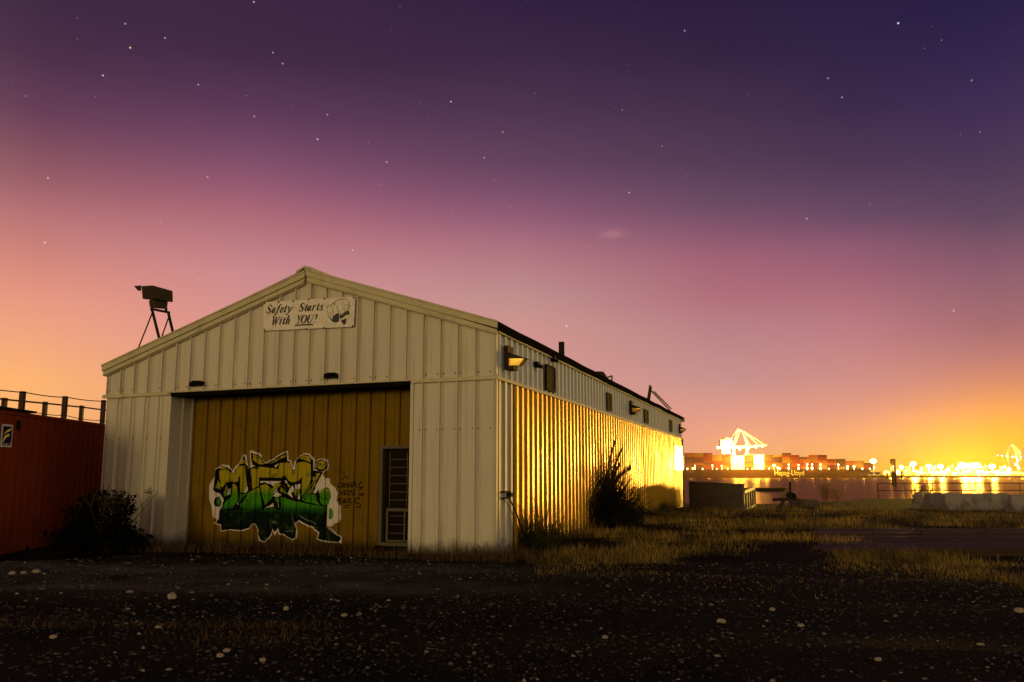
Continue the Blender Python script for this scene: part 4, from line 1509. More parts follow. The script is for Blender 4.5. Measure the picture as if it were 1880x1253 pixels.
ca, cb = top_at(0, 752, CZ), top_at(193, 779, CZ)
cdir = (cb - ca).normalized()
cn = Vector((cdir.y, -cdir.x, 0))            # faces the yard
c_near = ca - cdir * 3.4
CL = 12.19
CB0 = -.28
cyaw = math.atan2(cdir.y, cdir.x)
CF = Matrix.Translation(Vector((c_near.x, c_near.y, 0))) @ Matrix.Rotation(cyaw, 4, 'Z')   # x along the box, -y faces the yard
box = root_empty('shipping_container', (c_near.x, c_near.y, CB0), 'dark red ribbed shipping container left of the warehouse with a blue and yellow sign', 'shipping container', cyaw)
CW = 2.44
PF_BOX = [(0.0, 0.0), (0.068, -.036), (0.14, -.036), (0.208, 0.0)]
mb = MB()
m3 = MB()
sheet(m3, 'x', .16, CL - .16, CB0 + .15, CZ - .06, PF_BOX, .278)
mb.add([(v.x, v.y + .012, v.z) for v in m3.v], m3.f)
mb.add([(v.x, CW - v.y - .012, v.z) for v in m3.v], m3.f)
part('side_panel', mb, M['red_box'], box, frame=CF, fix=False)
mb = MB()
for y0, y1 in ((0, .06), (CW - .06, CW)):
    mb.box((.16, y0, CZ - .061), (CL - .16, y1, CZ))
    mb.box((.16, y0, CB0), (CL - .16, y1, CB0 + .16))
for x0, x1 in ((0, .16), (CL - .16, CL)):
    for y0, y1 in ((0, .16), (CW - .16, CW)):
        mb.box((x0, y0, CB0), (x1, y1, CZ + .006))
    mb.box((x0, .161, CZ - .1), (x1, CW - .161, CZ))
    mb.box((x0, .161, CB0), (x1, CW - .161, CB0 + .15))
part('frame', mb, M['red_box'], box, frame=CF)
mb = MB()
m3 = MB()
sheet(m3, 'x', .16, CL - .16, 0.061, CW - .061, [(0, 0), (.05, .018), (.15, .018), (.2, 0)], .27)
mb.add([(v.x, v.z, CZ - .022 - v.y * .8) for v in m3.v], m3.f)
part('roof', mb, M['red_box'], box, frame=CF, fix=False)
mb = MB().box((.05, .161, CB0 + .151), (.09, CW - .161, CZ - .101))
mb.box((CL - .09, .161, CB0 + .151), (CL - .05, CW - .161, CZ - .101))
part('end_wall', mb, M['red_box'], box, frame=CF)
CFI = CF.inverted()


def Cp(px, py, y=0.0):
    d = CFI.to_3x3() @ ray(px, py)
    e = CFI @ Vector((0, 0, CAM_H))
    p = e + d * ((y - e.y) / d.y)
    return p.x, p.z


# the sign plate
x0, zt = Cp(6.5, 781, -.014)
x1, _ = Cp(23.5, 783, -.014)
_, zb = Cp(5, 815, -.014)
_, zc = Cp(5, 821, -.014)
M['sign_blue'] = mat('sign_blue', (0.008, 0.008, 0.05), 0.9, spec=0.05, var=0.1)
M['sign_white'] = mat('sign_white', (0.62, 0.58, 0.58), 0.45, var=0.08)
M['sign_yellow'] = mat('sign_yellow', (0.85, 0.80, 0.02), 0.4, var=0.05)
mb = MB().box((x0 - .02, -.010, zc), (x1 + .02, .010, zt + .02))
sgn = part('owner_sign', mb, M['sign_white'], box, frame=CF)
mb = MB().box((x0 + .012, -.013, zb + .015), (x1 - .012, -.0101, zt - .012))
part('sign_field', mb, M['sign_blue'], box, frame=CF, parent=sgn)
sw, sh = x1 - x0, zt - zb
sgp = lambda u, v: (x0 + u * sw, zb + v * sh)
mb = MB()
for poly in ([(.16, .50), (.30, .68), (.55, .80), (.72, .83), (.72, .70), (.50, .66), (.30, .58), (.18, .48)], [(.76, .82), (.96, .94), (.92, .84), (.78, .72)],
             [(.04, .04), (.14, .32), (.30, .46), (.55, .54), (.72, .57), (.70, .44), (.48, .38), (.32, .30), (.20, .16)]):
    P2 = [sgp(*p) for p in poly]
    tri = tessellate_polygon([[Vector((p[0], p[1], 0)) for p in P2]])
    for t in tri:
        mb.add([(P2[i][0], -.0135, P2[i][1]) for i in t], [(0, 1, 2)])
part('sign_emblem', mb, M['sign_yellow'], box, frame=CF, parent=sgn, fix=False)


def text_mesh(body, size, shear=0.0, bold=0.0, width=None):
    cu = bpy.data.curves.new('lettering', 'FONT')
    cu.body = body
    cu.size = size
    cu.shear = shear
    cu.offset = bold
    o = bpy.data.objects.new('lettering', cu)
    COL.objects.link(o)
    bpy.context.view_layer.update()
    me = bpy.data.meshes.new_from_object(o.evaluated_get(bpy.context.evaluated_depsgraph_get()))
    bpy.data.objects.remove(o)
    bpy.data.curves.remove(cu)
    vs = [v.co.copy() for v in me.vertices]
    fs = [tuple(p.vertices) for p in me.polygons]
    bpy.data.meshes.remove(me)
    xs = [v.x for v in vs]
    k = 1.0 if width is None else width / (max(xs) - min(xs))
    return [Vector(((v.x - min(xs)) * k, v.y, 0)) for v in vs], fs


tv, tf = text_mesh('FLORENS', (zb - zc) * 1.1, bold=.006, width=sw * .92)
mb = MB().add([(x0 + sw * .04 + v.x, -.0112, zc + .03 + v.y) for v in tv], tf)
part('sign_lettering', mb, M['print_ink'], box, frame=CF, parent=sgn, fix=False)
# dark dents low on the side
mb = MB()
for (px, py, w, h) in ((32, 772, 5, 18), (34, 1012, 4, 9), (48, 1003, 4, 10), (80, 975, 6, 12)):
    a = Cp(px, py, -.003)
    b = Cp(px + w, py + h, -.003)
    mb.box((a[0], -.004, b[1]), (b[0], -.0012, a[1]))
part('paint_patch', mb, M['spray_black'], box, frame=CF)

# plank left on the roof edge
px1, _ = Cp(63, 757, .0)
mb = MB().box((px1 - 3.2, -.05, CZ + .012), (px1, .22, CZ + .052))
single('roof_plank', mb, M['dark_metal'], (c_near.x, c_near.y, CZ + .012), 'short dark plank lying on the edge of the red container roof', 'plank', cyaw, frame=CF)

# guard rail on the roof: tall posts along the near edge, short ones along the far edge
rail = root_empty('roof_guard_rail', (c_near.x, c_near.y, CZ), 'rusty guard rail of square posts and slack wires on top of the red container', 'guard rail', cyaw)
M['rust_post'] = mat('rust_post', (0.05, 0.018, 0.010), 0.8, var=0.35, scale=6.0)
near = []
for (px, py) in ((-60, 705), (42, 719), (120, 728), (190.5, 735), (228, 742)):
    x, z = Cp(px, py, .06)
    near.append((x, z))
    mb = MB().box((x - .05, .02, CZ + .008), (x + .05, .10, z))
    part('post', mb, M['rust_post'], rail, frame=CF)
far = []
for (px, py) in ((-50, 724), (8.5, 731), (83, 738), (150, 745), (205, 752)):
    x, z = Cp(px, py, CW - .1)
    far.append((x, z))
    mb = MB().box((x - .055, CW - .15, CZ + .008), (x + .055, CW - .06, z))
    part('post', mb, M['rust_post'], rail, frame=CF)


def wire(seq, y, k, r, sag):
    m = MB()
    for (a, b) in zip(seq, seq[1:]):
        pts = []
        for i in range(7):
            t = i / 6
            za = lerp(CZ, a[1], k)
            zb_ = lerp(CZ, b[1], k)
            pts.append((lerp(a[0], b[0], t), y, lerp(za, zb_, t) - sag * 4 * t * (1 - t)))
        m.tube(pts, r, 5, cap=False)
    return m


for seq, y, k, r, sg in ((near, .014, .95, .010, .02), (near, .014, .14, .008, .03), (far, CW - .165, .93, .022, .0), (far, CW - .165, .30, .009, .03), (far, CW - .165, .10, .009, .05)):
    part('wire', wire(seq, y, k, r, sg), M['dark_metal'], rail, frame=CF)


# ================================================================== leaf, blade and stem builders
def leaf_mat(name, base, trans=0.35, var=0.5, rough=0.6, patch=None, spec=0.25):
    m = bpy.data.materials.new(name)
    m.use_nodes = True
    t = NT(m.node_tree)
    out = m.node_tree.nodes['Material Output']
    bs = m.node_tree.nodes['Principled BSDF']
    geo = t.n('ShaderNodeNewGeometry')
    f = t.m('MULTIPLY_ADD', geo.outputs['Random Per Island'], 2 * var, 1 - var)
    q = t.n('ShaderNodeVectorMath', operation='SCALE')
    q.inputs[0].default_value = base[:3]
    t.link(f, q.inputs['Scale'])
    cq = q.outputs[0]
    if patch is not None:
        tcp = t.n('ShaderNodeTexCoord')
        k = t.m('MULTIPLY_ADD', t.noise(tcp.outputs['Object'], 0.75, 5, .62), 5.0, -2.0, clamp=True)
        cq = t.mix(k, cq, tuple(patch) + (1,))
    t.link(cq, bs.inputs['Base Color'])
    bs.inputs['Roughness'].default_value = rough
    bs.inputs['Specular IOR Level'].default_value = spec
    tr = t.n('ShaderNodeBsdfTranslucent')
    t.link(cq, tr.inputs['Color'])
    mx = t.n('ShaderNodeMixShader')
    mx.inputs[0].default_value = trans
    t.link(bs.outputs[0], mx.inputs[1])
    t.link(tr.outputs[0], mx.inputs[2])
    t.link(mx.outputs[0], out.inputs['Surface'])
    return m


M['dry_grass'] = leaf_mat('dry_grass', (0.44, 0.29, 0.062), 0.5, 0.85, patch=(0.040, 0.036, 0.010))
M['near_grass'] = leaf_mat('near_grass', (0.10, 0.058, 0.016), 0.3, 0.8)
M['green_blade'] = leaf_mat('green_blade', (0.055, 0.060, 0.018), 0.35, 0.5)
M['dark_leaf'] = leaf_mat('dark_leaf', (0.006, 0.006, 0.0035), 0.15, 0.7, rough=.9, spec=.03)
M['reed_blade'] = leaf_mat('reed_blade', (0.022, 0.019, 0.009), 0.25, 0.6)
M['plume'] = leaf_mat('plume', (0.075, 0.042, 0.020), 0.35, 0.4)
M['twig'] = mat('twig', (0.05, 0.032, 0.016), 0.8, var=0.3, scale=10)
M['dry_twig'] = mat('dry_twig', (0.24, 0.13, 0.035), 0.8, var=0.3, scale=10)


def blade(mb, base, dirn, length, lean, width, seg=5, droop=1.0):
    """an arching blade: rises, then bends over in direction dirn"""
    d = Vector((math.cos(dirn), math.sin(dirn), 0))
    s = Vector((-d.y, d.x, 0))
    p = Vector(base)
    L, Rr = [], []
    ang = lean * .35
    st = length / seg
    for i in range(seg + 1):
        w = width * (1 - (i / seg) ** 1.6) * .5 + .0006
        L.append(p + s * w)
        Rr.append(p - s * w)
        p = p + (d * math.sin(ang) + Vector((0, 0, 1)) * math.cos(ang)) * st
        ang += lean * droop * 1.25 / seg * (0.5 + i / seg)
    vs = L + Rr
    n = seg + 1
    mb.add(vs, [(i, i + 1, n + i + 1, n + i) for i in range(seg)])


def tuft(mb, c, r, n, lmin, lmax, wmin=.006, wmax=.014, lean=(.3, 1.5), seg=5):
    for _ in range(n):
        a = random.uniform(0, 2 * math.pi)
        q = r * math.sqrt(random.random())
        x, y = c[0] + q * math.cos(a), c[1] + q * math.sin(a)
        blade(mb, (x, y, gh(x, y) - .02), a + random.uniform(-.7, .7), random.uniform(lmin, lmax), random.uniform(*lean), random.uniform(wmin, wmax), seg)


def leaf_cloud(mb, blobs, n, size, flat=0.5):
    tot = sum(b[3] * b[4] * b[5] for b in blobs)
    for (cx, cy, cz, rx, ry, rz) in blobs:
        m = int(n * rx * ry * rz / tot)
        for _ in range(m):
            while True:
                v = Vector((random.uniform(-1, 1), random.uniform(-1, 1), random.uniform(-1, 1)))
                if v.length < 1:
                    break
            v = v * (0.55 + 0.45 * random.random()) if random.random() < .5 else v.normalized() * random.uniform(.75, 1.08)
            p = Vector((cx + v.x * rx, cy + v.y * ry, cz + v.z * rz))
            if p.z < gh(p.x, p.y):
                continue
            s = size * random.uniform(.5, 1.3)
            a = Vector((random.gauss(0, 1), random.gauss(0, 1), random.gauss(0, .7))).normalized()
            b = a.cross(Vector((random.gauss(0, 1), random.gauss(0, 1), random.gauss(0, 1)))).normalized()
            mb.add([p, p + a * s * .5 + b * s * .28, p + a * s, p + a * s * .5 - b * s * .28], [(0, 1, 2, 3)])


def twigs(mb, base, h, n, spread, r=.006, fork=3):
    for _ in range(n):
        a = random.uniform(0, 2 * math.pi)
        lean = random.uniform(.05, spread)
        pts = [Vector(base)]
        for i in range(1, 5):
            k = i / 4
            pts.append(Vector(base) + Vector((math.cos(a) * lean * k ** 1.3 + random.uniform(-.02, .02), math.sin(a) * lean * k ** 1.3 + random.uniform(-.02, .02), h * k * random.uniform(.85, 1.0))))
        mb.tube(pts, r, 4, r1=r * .4, cap=False)
        for _f in range(fork):
            k = random.randint(1, 3)
            q = pts[k]
            e = q + Vector((random.uniform(-1, 1), random.uniform(-1, 1), random.uniform(.3, 1.4))).normalized() * h * random.uniform(.2, .42)
            mb.tube([q, (q + e) / 2 + Vector((0, 0, .02)), e], r * .55, 3, r1=r * .25, cap=False)


# dark bush between container and warehouse
bc = at(192, 1004, 14.7)
bc.z = gh(bc.x, bc.y)
bush = root_empty('dark_bush', bc, 'dense dark leafy bush at the foot of the container beside the warehouse corner', 'bush')
mb = MB()
Y0 = bc.y + .15
bl = []
for (px, py, rx, rz) in ((150, 985, .42, .28), (195, 960, .50, .40), (225, 985, .36, .30), (215, 930, .26, .24), (160, 945, .30, .30), (185, 915, .20, .18), (120, 992, .34, .2), (245, 995, .22, .2), (195, 990, .5, .3)):
    p = at(px, py, Y0)
    bl.append((p.x, p.y + random.uniform(-.2, .2), p.z, rx * 0.85, .38, rz * 0.95))
leaf_cloud(mb, bl, 5600, .075)
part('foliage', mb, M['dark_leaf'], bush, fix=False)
mb = MB()
twigs(mb, (bc.x, bc.y + .15, bc.z - .05), 1.12, 26, .75, .010, 5)
p = at(190, 890, Y0)
mb.tube([(p.x, p.y, p.z - .5), p], .008, 4)
part('stems', mb, M['twig'], bush, fix=False)

# pampas clump in front of the gold wall
pc = gpt(1098, 968)
pamp = root_empty('pampas_clump', pc, 'tall dark clump of pampas grass with feathery plumes against the gold wall', 'pampas grass')
mb = MB()
for (dx, dy, n, lm, lx, r, l0, l1) in ((-.62, -1.35, 480, .8, 1.35, .24, .3, 2.4), (-.35, -.7, 520, 1.0, 1.75, .30, .2, 2.1), (-.22, .0, 800, 1.2, 2.15, .36, .15, 1.7), (.12, .1, 700, .9, 1.8, .42, .2, 2.0), (.52, .05, 500, .6, 1.25, .36, .3, 2.2), (-.48, .1, 260, 1.1, 1.7, .16, .9, 2.4), (.8, .1, 220, .4, .8, .3, .4, 2.0)):
    tuft(mb, (pc.x + dx, pc.y + dy), r, n, lm * 1.12, lx * 1.22, .012, .028, (l0, l1), 7)
part('blades', mb, M['reed_blade'], pamp, fix=False)
# plume stalks: (base px, tip px, plume start fraction, width)
for (bp, tp, k0, w, dy) in (((1075, 950), (1060, 764), .70, .46, .0), ((1088, 940), (1096, 795), .66, .05, .1), ((1105, 940), (1132, 806), .55, .055, .0), ((1112, 938), (1142, 828), .55, .06, .2),
                            ((1110, 935), (1138, 857), .6, .05, .1), ((1092, 930), (1082, 790), .75, .04, .2), ((1100, 935), (1076, 838), .7, .05, .1), ((1108, 930), (1158, 862), .6, .035, .2)):
    Yb = pc.y + dy
    a, b = at(*bp, Yb), at(*tp, Yb + .05)
    mid = (a + b) / 2 + Vector(((b.x - a.x) * -.12, 0, .08))
    mb = MB().tube([a, mid, b], .008, 4, r1=.004, cap=False)
    st = part('plume_stalk', mb, M['twig'], pamp, fix=False)
    mb = MB()
    nb = 1300 if w > .1 else 170
    for _ in range(nb):
        t = lerp(k0, 1.0, random.random())
        q = a.lerp(b, t) + (mid - (a + b) / 2) * (4 * t * (1 - t))
        prof = math.sin(math.pi * min(1, max(.02, (t - k0) / (1 - k0))) ** .8) * w
        ang = random.uniform(0, 2 * math.pi)
        e = q + Vector((math.cos(ang) * prof * random.uniform(.2, .6), math.sin(ang) * prof * .5, random.uniform(.02, .12)))
        s = Vector((random.uniform(-1, 1), random.uniform(-1, 1), .2)).normalized() * .009
        mb.add([q - s, q + s, e + s, e - s], [(0, 1, 2, 3)])
    part('plume', mb, M['plume'], pamp, parent=st, fix=False)

# corner tuft, and the lesser plants along the side wall
tc0 = gpt(966, 1003)
mb = MB()
tuft(mb, (tc0.x - .15, tc0.y), .30, 300, .4, 1.15, .008, .018, (.3, 2.2), 6)
tuft(mb, (tc0.x + .28, tc0.y + .12), .30, 280, .4, 1.1, .008, .018, (.3, 2.2), 6)
single('corner_grass_tuft', mb, M['green_blade'], tc0, 'arching green grass tuft growing at the near right corner of the warehouse', 'grass tuft', fix=False)
wc = gpt(1026, 982)
weed = root_empty('leafy_weed', wc, 'small upright leafy weed between the corner grass tuft and the pampas clump', 'weed')
mb = MB()
leaf_cloud(mb, [(wc.x, wc.y, wc.z + .14, .16, .12, .15), (wc.x + .03, wc.y, wc.z + .34, .07, .06, .12), (wc.x - .2, wc.y, wc.z + .08, .16, .1, .1)], 420, .06)
part('foliage', mb, M['dark_leaf'], weed, fix=False)
mb = MB()
twigs(mb, wc, .42, 5, .12, .005, 1)
part('stems', mb, M['twig'], weed, fix=False)
sc0 = gpt(1160, 950)
shr = root_empty('low_shrub', sc0, 'low dark shrub with one upright spike just beyond the pampas clump', 'shrub')
mb = MB()
bl = []
for (px, py, rx, rz) in ((1150, 935, .35, .25), (1168, 940, .3, .2), (1153, 910, .12, .3), (1185, 946, .35, .12)):
    p = at(px, py, sc0.y)
    bl.append((p.x, p.y, p.z, rx, .3, rz))
leaf_cloud(mb, bl, 1500, .07)
part('foliage', mb, M['dark_leaf'], shr, fix=False)
mb = MB()
twigs(mb, sc0, .6, 9, .4, .006, 3)
part('stems', mb, M['twig'], shr, fix=False)
g0 = gpt(1210, 942)
mb = MB()
tuft(mb, (g0.x, g0.y), .35, 150, .35, .9, .010, .022, (.4, 2.2), 6)
single('wall_grass_tuft', mb, M['green_blade'], g0, 'spiky grass tuft at the wall foot between the low shrub and the far end', 'grass tuft', fix=False)

# pale twiggy bush at the water's edge, dark twigs before the railing, thin dry weeds in the open ground
t0 = gpt(1526, 922)
mb = MB()
tw = root_empty('dry_bush', t0, 'pale twiggy bush glowing gold at the top of the bank', 'bush')
for _k in range(9):
    twigs(mb, t0 + Vector((random.uniform(-.55, .5), random.uniform(-.3, .3), -.02)), random.uniform(.6, 1.15), 9, .45, .008, 6)
part('twigs', mb, M['dry_twig'], tw, fix=False)
mb = MB()
leaf_cloud(mb, [(t0.x, t0.y, t0.z + .65, .75, .4, .42)], 420, .05)
part('foliage', mb, M['dry_grass'], tw, fix=False)
t1 = gpt(1692, 926)
mb = MB()
for _k in range(6):
    twigs(mb, t1 + Vector((random.uniform(-.4, .4), random.uniform(-.2, .2), -.02)), random.uniform(.6, 1.2), 8, .4, .008, 5)
single('bare_bush', mb, M['twig'], t1, 'bare dark twiggy bush in front of the railing beside the concrete barriers', 'bush', fix=False)
for (px, py, h, lab) in ((1492, 1004, .72, 'tallest dry weed, standing at the left end of the plank deck'), (1604, 990, .5, 'thin dry weed on the near edge of the plank deck'),
                         (1694, 1000, .62, 'dark forked weed in the middle of the plank deck edge'), (1812, 1004, .55, 'slender dry weed at the right end of the plank deck')):
    p = gpt(px, py)
    mb = MB()
    twigs(mb, p, h, 3, .14, .005, 4)
    leaf_cloud(mb, [(p.x, p.y, p.z + h * .6, .13, .12, h * .35)], 40, .035)
    single('dry_weed', mb, M['reed_blade'], p, lab, 'weed', fix=False, group='dry weeds in the rough ground')

# ================================================================== scrap skip near the far end of the warehouse
M['skip_iron'] = mat('skip_iron', (0.085, 0.062, 0.045), 0.65, var=0.35, scale=2.0, dirt=(0.16, 0.13, 0.12), dirt_amt=0.55, bump=.2, bump_scale=8)
M['skip_rim'] = mat('skip_rim', (0.15, 0.10, 0.025), 0.7, var=0.2, scale=4)
s0 = gpt(1366, 938)
s1 = at(1268, 930, s0.y + 1.5)
s1.z = gh(s1.x, s1.y)
skip = root_empty('scrap_skip', s0, 'dark rusty open steel skip standing on the grass past the warehouse end', 'skip')
SH = at(1366, 889, s0.y).z
SH1 = at(1268, 884, s1.y).z
dv = (s1 - s0)
dv.z = 0
dn = dv.normalized()
bk = Vector((-dn.y, dn.x, 0))
if bk.y < 0:
    bk = -bk
e2 = at(1386, 929, s0.y + 5.0)
e2.z = gh(e2.x, e2.y)
f2 = e2 + dv
TH = .06


def slab(a, b, z0a, z1a, z0b, z1b, th, side):
    return [Vector((a.x, a.y, z0a)), Vector((b.x, b.y, z0b)), Vector((b.x, b.y, z0b)) + side * th, Vector((a.x, a.y, z0a)) + side * th,
            Vector((a.x, a.y, z1a)), Vector((b.x, b.y, z1b)), Vector((b.x, b.y, z1b)) + side * th, Vector((a.x, a.y, z1a)) + side * th]


zb0 = min(s0.z, s1.z) - .1
mb = MB().hexa(slab(s0, s1, zb0, SH, zb0, SH1, TH, bk))
fp = part('front_panel', mb, M['skip_iron'], skip)
mb = MB()
for k in (.0, .42, .985):
    a = s0.lerp(s1, k) - bk * .05
    b = s0.lerp(s1, k + .03) - bk * .05
    zt = lerp(SH, SH1, k)
    mb.hexa(slab(a, b, zb0, zt - .002, zb0, zt - .002, .049, bk))
for zz in (.06, .50, .97):
    a = s0.lerp(s1, .031) - bk * .035
    b = s0.lerp(s1, .984) - bk * .035
    za, zb_ = lerp(zb0 + .1, SH, zz), lerp(zb0 + .1, SH1, zz)
    mb.hexa(slab(a, b, za - .03, za + .02, zb_ - .03, zb_ + .02, .034, bk))
part('panel_frame', mb, M['skip_iron'], skip, parent=fp)
RS = at(1367, 901, s0.y).z
RE = at(1386, 894, e2.y).z
rt = (e2 - s0)
rt.z = 0
rn = Vector((rt.y, -rt.x, 0)).normalized()
mb = MB().hexa(slab(s0 + bk * TH, e2, zb0, RS - .06, zb0, RE - .06, .05, -rn))
part('side_panel', mb, M['skip_iron'], skip)
mb = MB()
mb.hexa(slab(s0 + bk * TH + rn * .03, e2 + rn * .03, RS - .11, RS, RE - .11, RE, .12, -rn))
mb.hexa(slab(s0 + bk * TH + rn * .04, e2 + rn * .04, s0.z - .02, s0.z + .09, e2.z - .02, e2.z + .08, .039, -rn))
part('side_rim', mb, M['skip_rim'], skip)
for k in (.08, .30, .52, .74, .97):
    q = (s0 + bk * TH).lerp(e2, k) + rn * .001
    mb = MB().hexa(slab(q, q + rt.normalized() * .10, zb0, lerp(RS, RE, k) - .112, zb0, lerp(RS, RE, k) - .112, .055, rn))
    part('side_rib', mb, M['skip_rim'], skip)
mb = MB().hexa(slab(s1 + bk * TH, f2, zb0, SH1 - .05, zb0, RE - .05, .05, rn))
part('side_panel', mb, M['skip_iron'], skip)
mb = MB().hexa(slab(e2, f2, zb0, RE - .07, zb0, RE - .07, .05, -bk))
part('back_panel', mb, M['skip_iron'], skip)
mb = MB().add([s0 + Vector((0, 0, .1)) + bk * TH, e2 + Vector((0, 0, .1)), f2 + Vector((0, 0, .1)), s1 + Vector((0, 0, .1)) + bk * TH], [(0, 1, 2, 3)])
part('floor', mb, M['skip_iron'], skip, fix=False)

# low timber frame behind the warehouse end (a pallet leaning by the skip)
# ================================================================== old mooring winch at the top of the bank
w0 = gpt(1443, 935)
WY = w0.y
winch = root_empty('mooring_winch', w0, 'old mooring winch with an upright post and two splayed lit feet', 'winch')
wa = lambda px, py, dy=0.0: at(px, py, WY + dy)
mb = MB().tube([wa(1451, 916), wa(1450.5, 885)], .045, 8)
part('post', mb, M['dark_metal'], winch)
mb = MB().bar(wa(1419, 918), wa(1462, 916), .11)
part('beam', mb, M['dark_metal'], winch)
for (a, b) in (((1440, 917), (1432, 932)), ((1450, 917), (1455, 933))):
    for dy in (-.35, .35):
        mb = MB().bar(wa(*a, dy * .4), wa(b[0], b[1] + 1.5, dy), .10, .08)
        part('leg', mb, M['rust_post'] if dy < 0 else M['skip_rim'], winch)
mb = MB()
mb.hexa([wa(1430, 914, -.05), wa(1441, 915, -.05), wa(1441, 915, .05), wa(1430, 914, .05), wa(1441, 899, -.05), wa(1448, 896, -.05), wa(1448, 896, .05), wa(1441, 899, .05)])
part('guard_plate', mb, M['skip_rim'], winch)
mb = MB().tube([wa(1444, 909, .12), wa(1456, 909, .12)], .10, 12)
part('drum', mb, M['dark_metal'], winch)
mb = MB().hexa([wa(1455, 914, -.1), wa(1462, 914, -.1), wa(1462, 914, .2), wa(1455, 914, .2), wa(1456, 906, -.1), wa(1461, 907, -.1), wa(1461, 907, .2), wa(1456, 906, .2)])
part('gear_case', mb, M['black_paint'], winch)

# low concrete sea wall at the top of the bank
M['old_concrete'] = mat('old_concrete', (0.13, 0.10, 0.08), 0.85, var=0.3, scale=1.5, bump=.4, bump_scale=10)
a, b = gpt(1462, 930), gpt(1504, 932)
mb = MB()
za = at(1462, 915.5, a.y).z
mb.hexa([(a.x, a.y, a.z - .4), (b.x, b.y, b.z - .4), (b.x, b.y + .5, b.z - .4), (a.x, a.y + .5, a.z - .4), (a.x, a.y, za), (b.x, b.y, za - .02), (b.x, b.y + .5, za - .02), (a.x, a.y + .5, za)])
single('sea_wall_block', mb, M['old_concrete'], a, 'low dark concrete block at the edge of the bank right of the winch', 'concrete block')

# ================================================================== precast concrete barriers on the right
M['pale_concrete'] = mat('pale_concrete', (0.25, 0.215, 0.20), 0.75, var=0.2, scale=1.3, dirt=(0.07, 0.045, 0.025), dirt_amt=0.95, bump=.3, bump_scale=9)


def barrier(px0, px1, ytop, ybot, label, material, turn=0.0):
    a, b = gpt(px0, ybot), gpt(px1, ybot)
    b = at(px1, ybot, a.y + turn)
    L = (Vector((b.x, b.y, 0)) - Vector((a.x, a.y, 0))).length
    h = at(px0, ytop, a.y).z - a.z + .05
    ang = math.atan2(b.y - a.y, b.x - a.x)
    prof = [(0.0, -.05), (.60, -.05), (.60, .06), (.44, .30 * h / .8), (.385, h), (.215, h), (.16, .30 * h / .8), (0, .06)]
    mb = MB().prism([(p[0], p[1]) for p in prof], 'x', 0.0, L)
    o = link_mesh('concrete_barrier', mb.v, mb.f, material)
    o.location = (a.x, a.y, a.z)
    o.rotation_euler = (0, 0, ang)
    bmb = bmesh.new()
    bmb.from_mesh(o.data)
    bmesh.ops.recalc_face_normals(bmb, faces=bmb.faces)
    bmb.to_mesh(o.data)
    bmb.free()
    o['label'] = label
    o['category'] = 'barrier'
    o['group'] = 'concrete barriers on the bank'
    return o


barrier(1700, 1705.5, 908, 934, 'narrow end of a barrier, leftmost of the concrete row', M['pale_concrete'], 1.4)
barrier(1707, 1715.5, 908, 935, 'short barrier with a lit end, second from the left', M['pale_concrete'], 1.4)
barrier(1717, 1741, 909, 936, 'brown stained barrier joined to the long white one', M['old_concrete'], .7)
barrier(1743, 1862, 909, 938, 'long whitewashed barrier with peeling patches', M['pale_concrete'], .2)
barrier(1866, 1960, 911, 941, 'barrier at the right end of the concrete row', M['pale_concrete'], .2)

# ================================================================== pipe railing along the bank
r0 = gpt(1611, 916)
RY = r0.y
fence = root_empty('bank_railing', r0, 'thin two rail pipe railing along the top of the bank above the water', 'railing')
zr1, zr2 = at(1611, 887.5, RY).z, at(1611, 901, RY).z
mb = MB().tube([at(1611, 887.5, RY), Vector((at(1611, 887.5, RY).x + 20, RY + .6, zr1))], .028, 6)
part('rail', mb, M['dark_metal'], fence)
mb = MB().tube([at(1611, 901, RY), Vector((at(1611, 901, RY).x + 20, RY + .6, zr2))], .024, 6)
part('rail', mb, M['dark_metal'], fence)
for px in (1611, 1660.5, 1712, 1764, 1817, 1872, 1926):
    p = at(px, 890, RY + .6 * (px - 1611) / 620)
    mb = MB().tube([(p.x, p.y, zr1), (p.x, p.y, gh(p.x, p.y) - .1)], .026, 6)
    part('post', mb, M['skip_rim'] if px != 1611 else M['dark_metal'], fence)

# ================================================================== plank deck in the rough ground
M['deck_plank'] = mat('deck_plank', (0.042, 0.026, 0.012), 0.6, spec=0.08, var=0.4, scale=2.5, bump=.3, bump_scale=12)
d0, d1, d2, d3 = gpt(1497, 1014), gpt(1495, 979), gpt(2600, 979), gpt(2600, 1016)
deck = root_empty('plank_deck', d0, 'weathered plank deck sunk in the grass on the right', 'deck')
NP = 17
mbs = MB()
for i in range(NP):
    k0, k1 = i / NP, (i + .90) / NP
    a, b = d0.lerp(d1, k0), d0.lerp(d1, k1)
    c, e = d3.lerp(d2, k0), d3.lerp(d2, k1)
    z = .065 + random.uniform(-.012, .012)
    tl = random.uniform(-.012, .012)
    x0 = random.uniform(-.25, .1)
    mbs.hexa([(a.x + x0, a.y, -.25), (c.x, c.y, -.25), (e.x, e.y, -.25), (b.x + x0, b.y, -.25), (a.x + x0, a.y, z - tl), (c.x, c.y, z + .02 - tl), (e.x, e.y, z + .02 + tl), (b.x + x0, b.y, z + tl)])
part('planks', mbs, M['deck_plank'], deck)

# ================================================================== rocks one can tell apart
M['rock'] = mat('rock', (0.30, 0.24, 0.18), 0.85, var=0.3, scale=9.0, bump=.5, bump_scale=30)


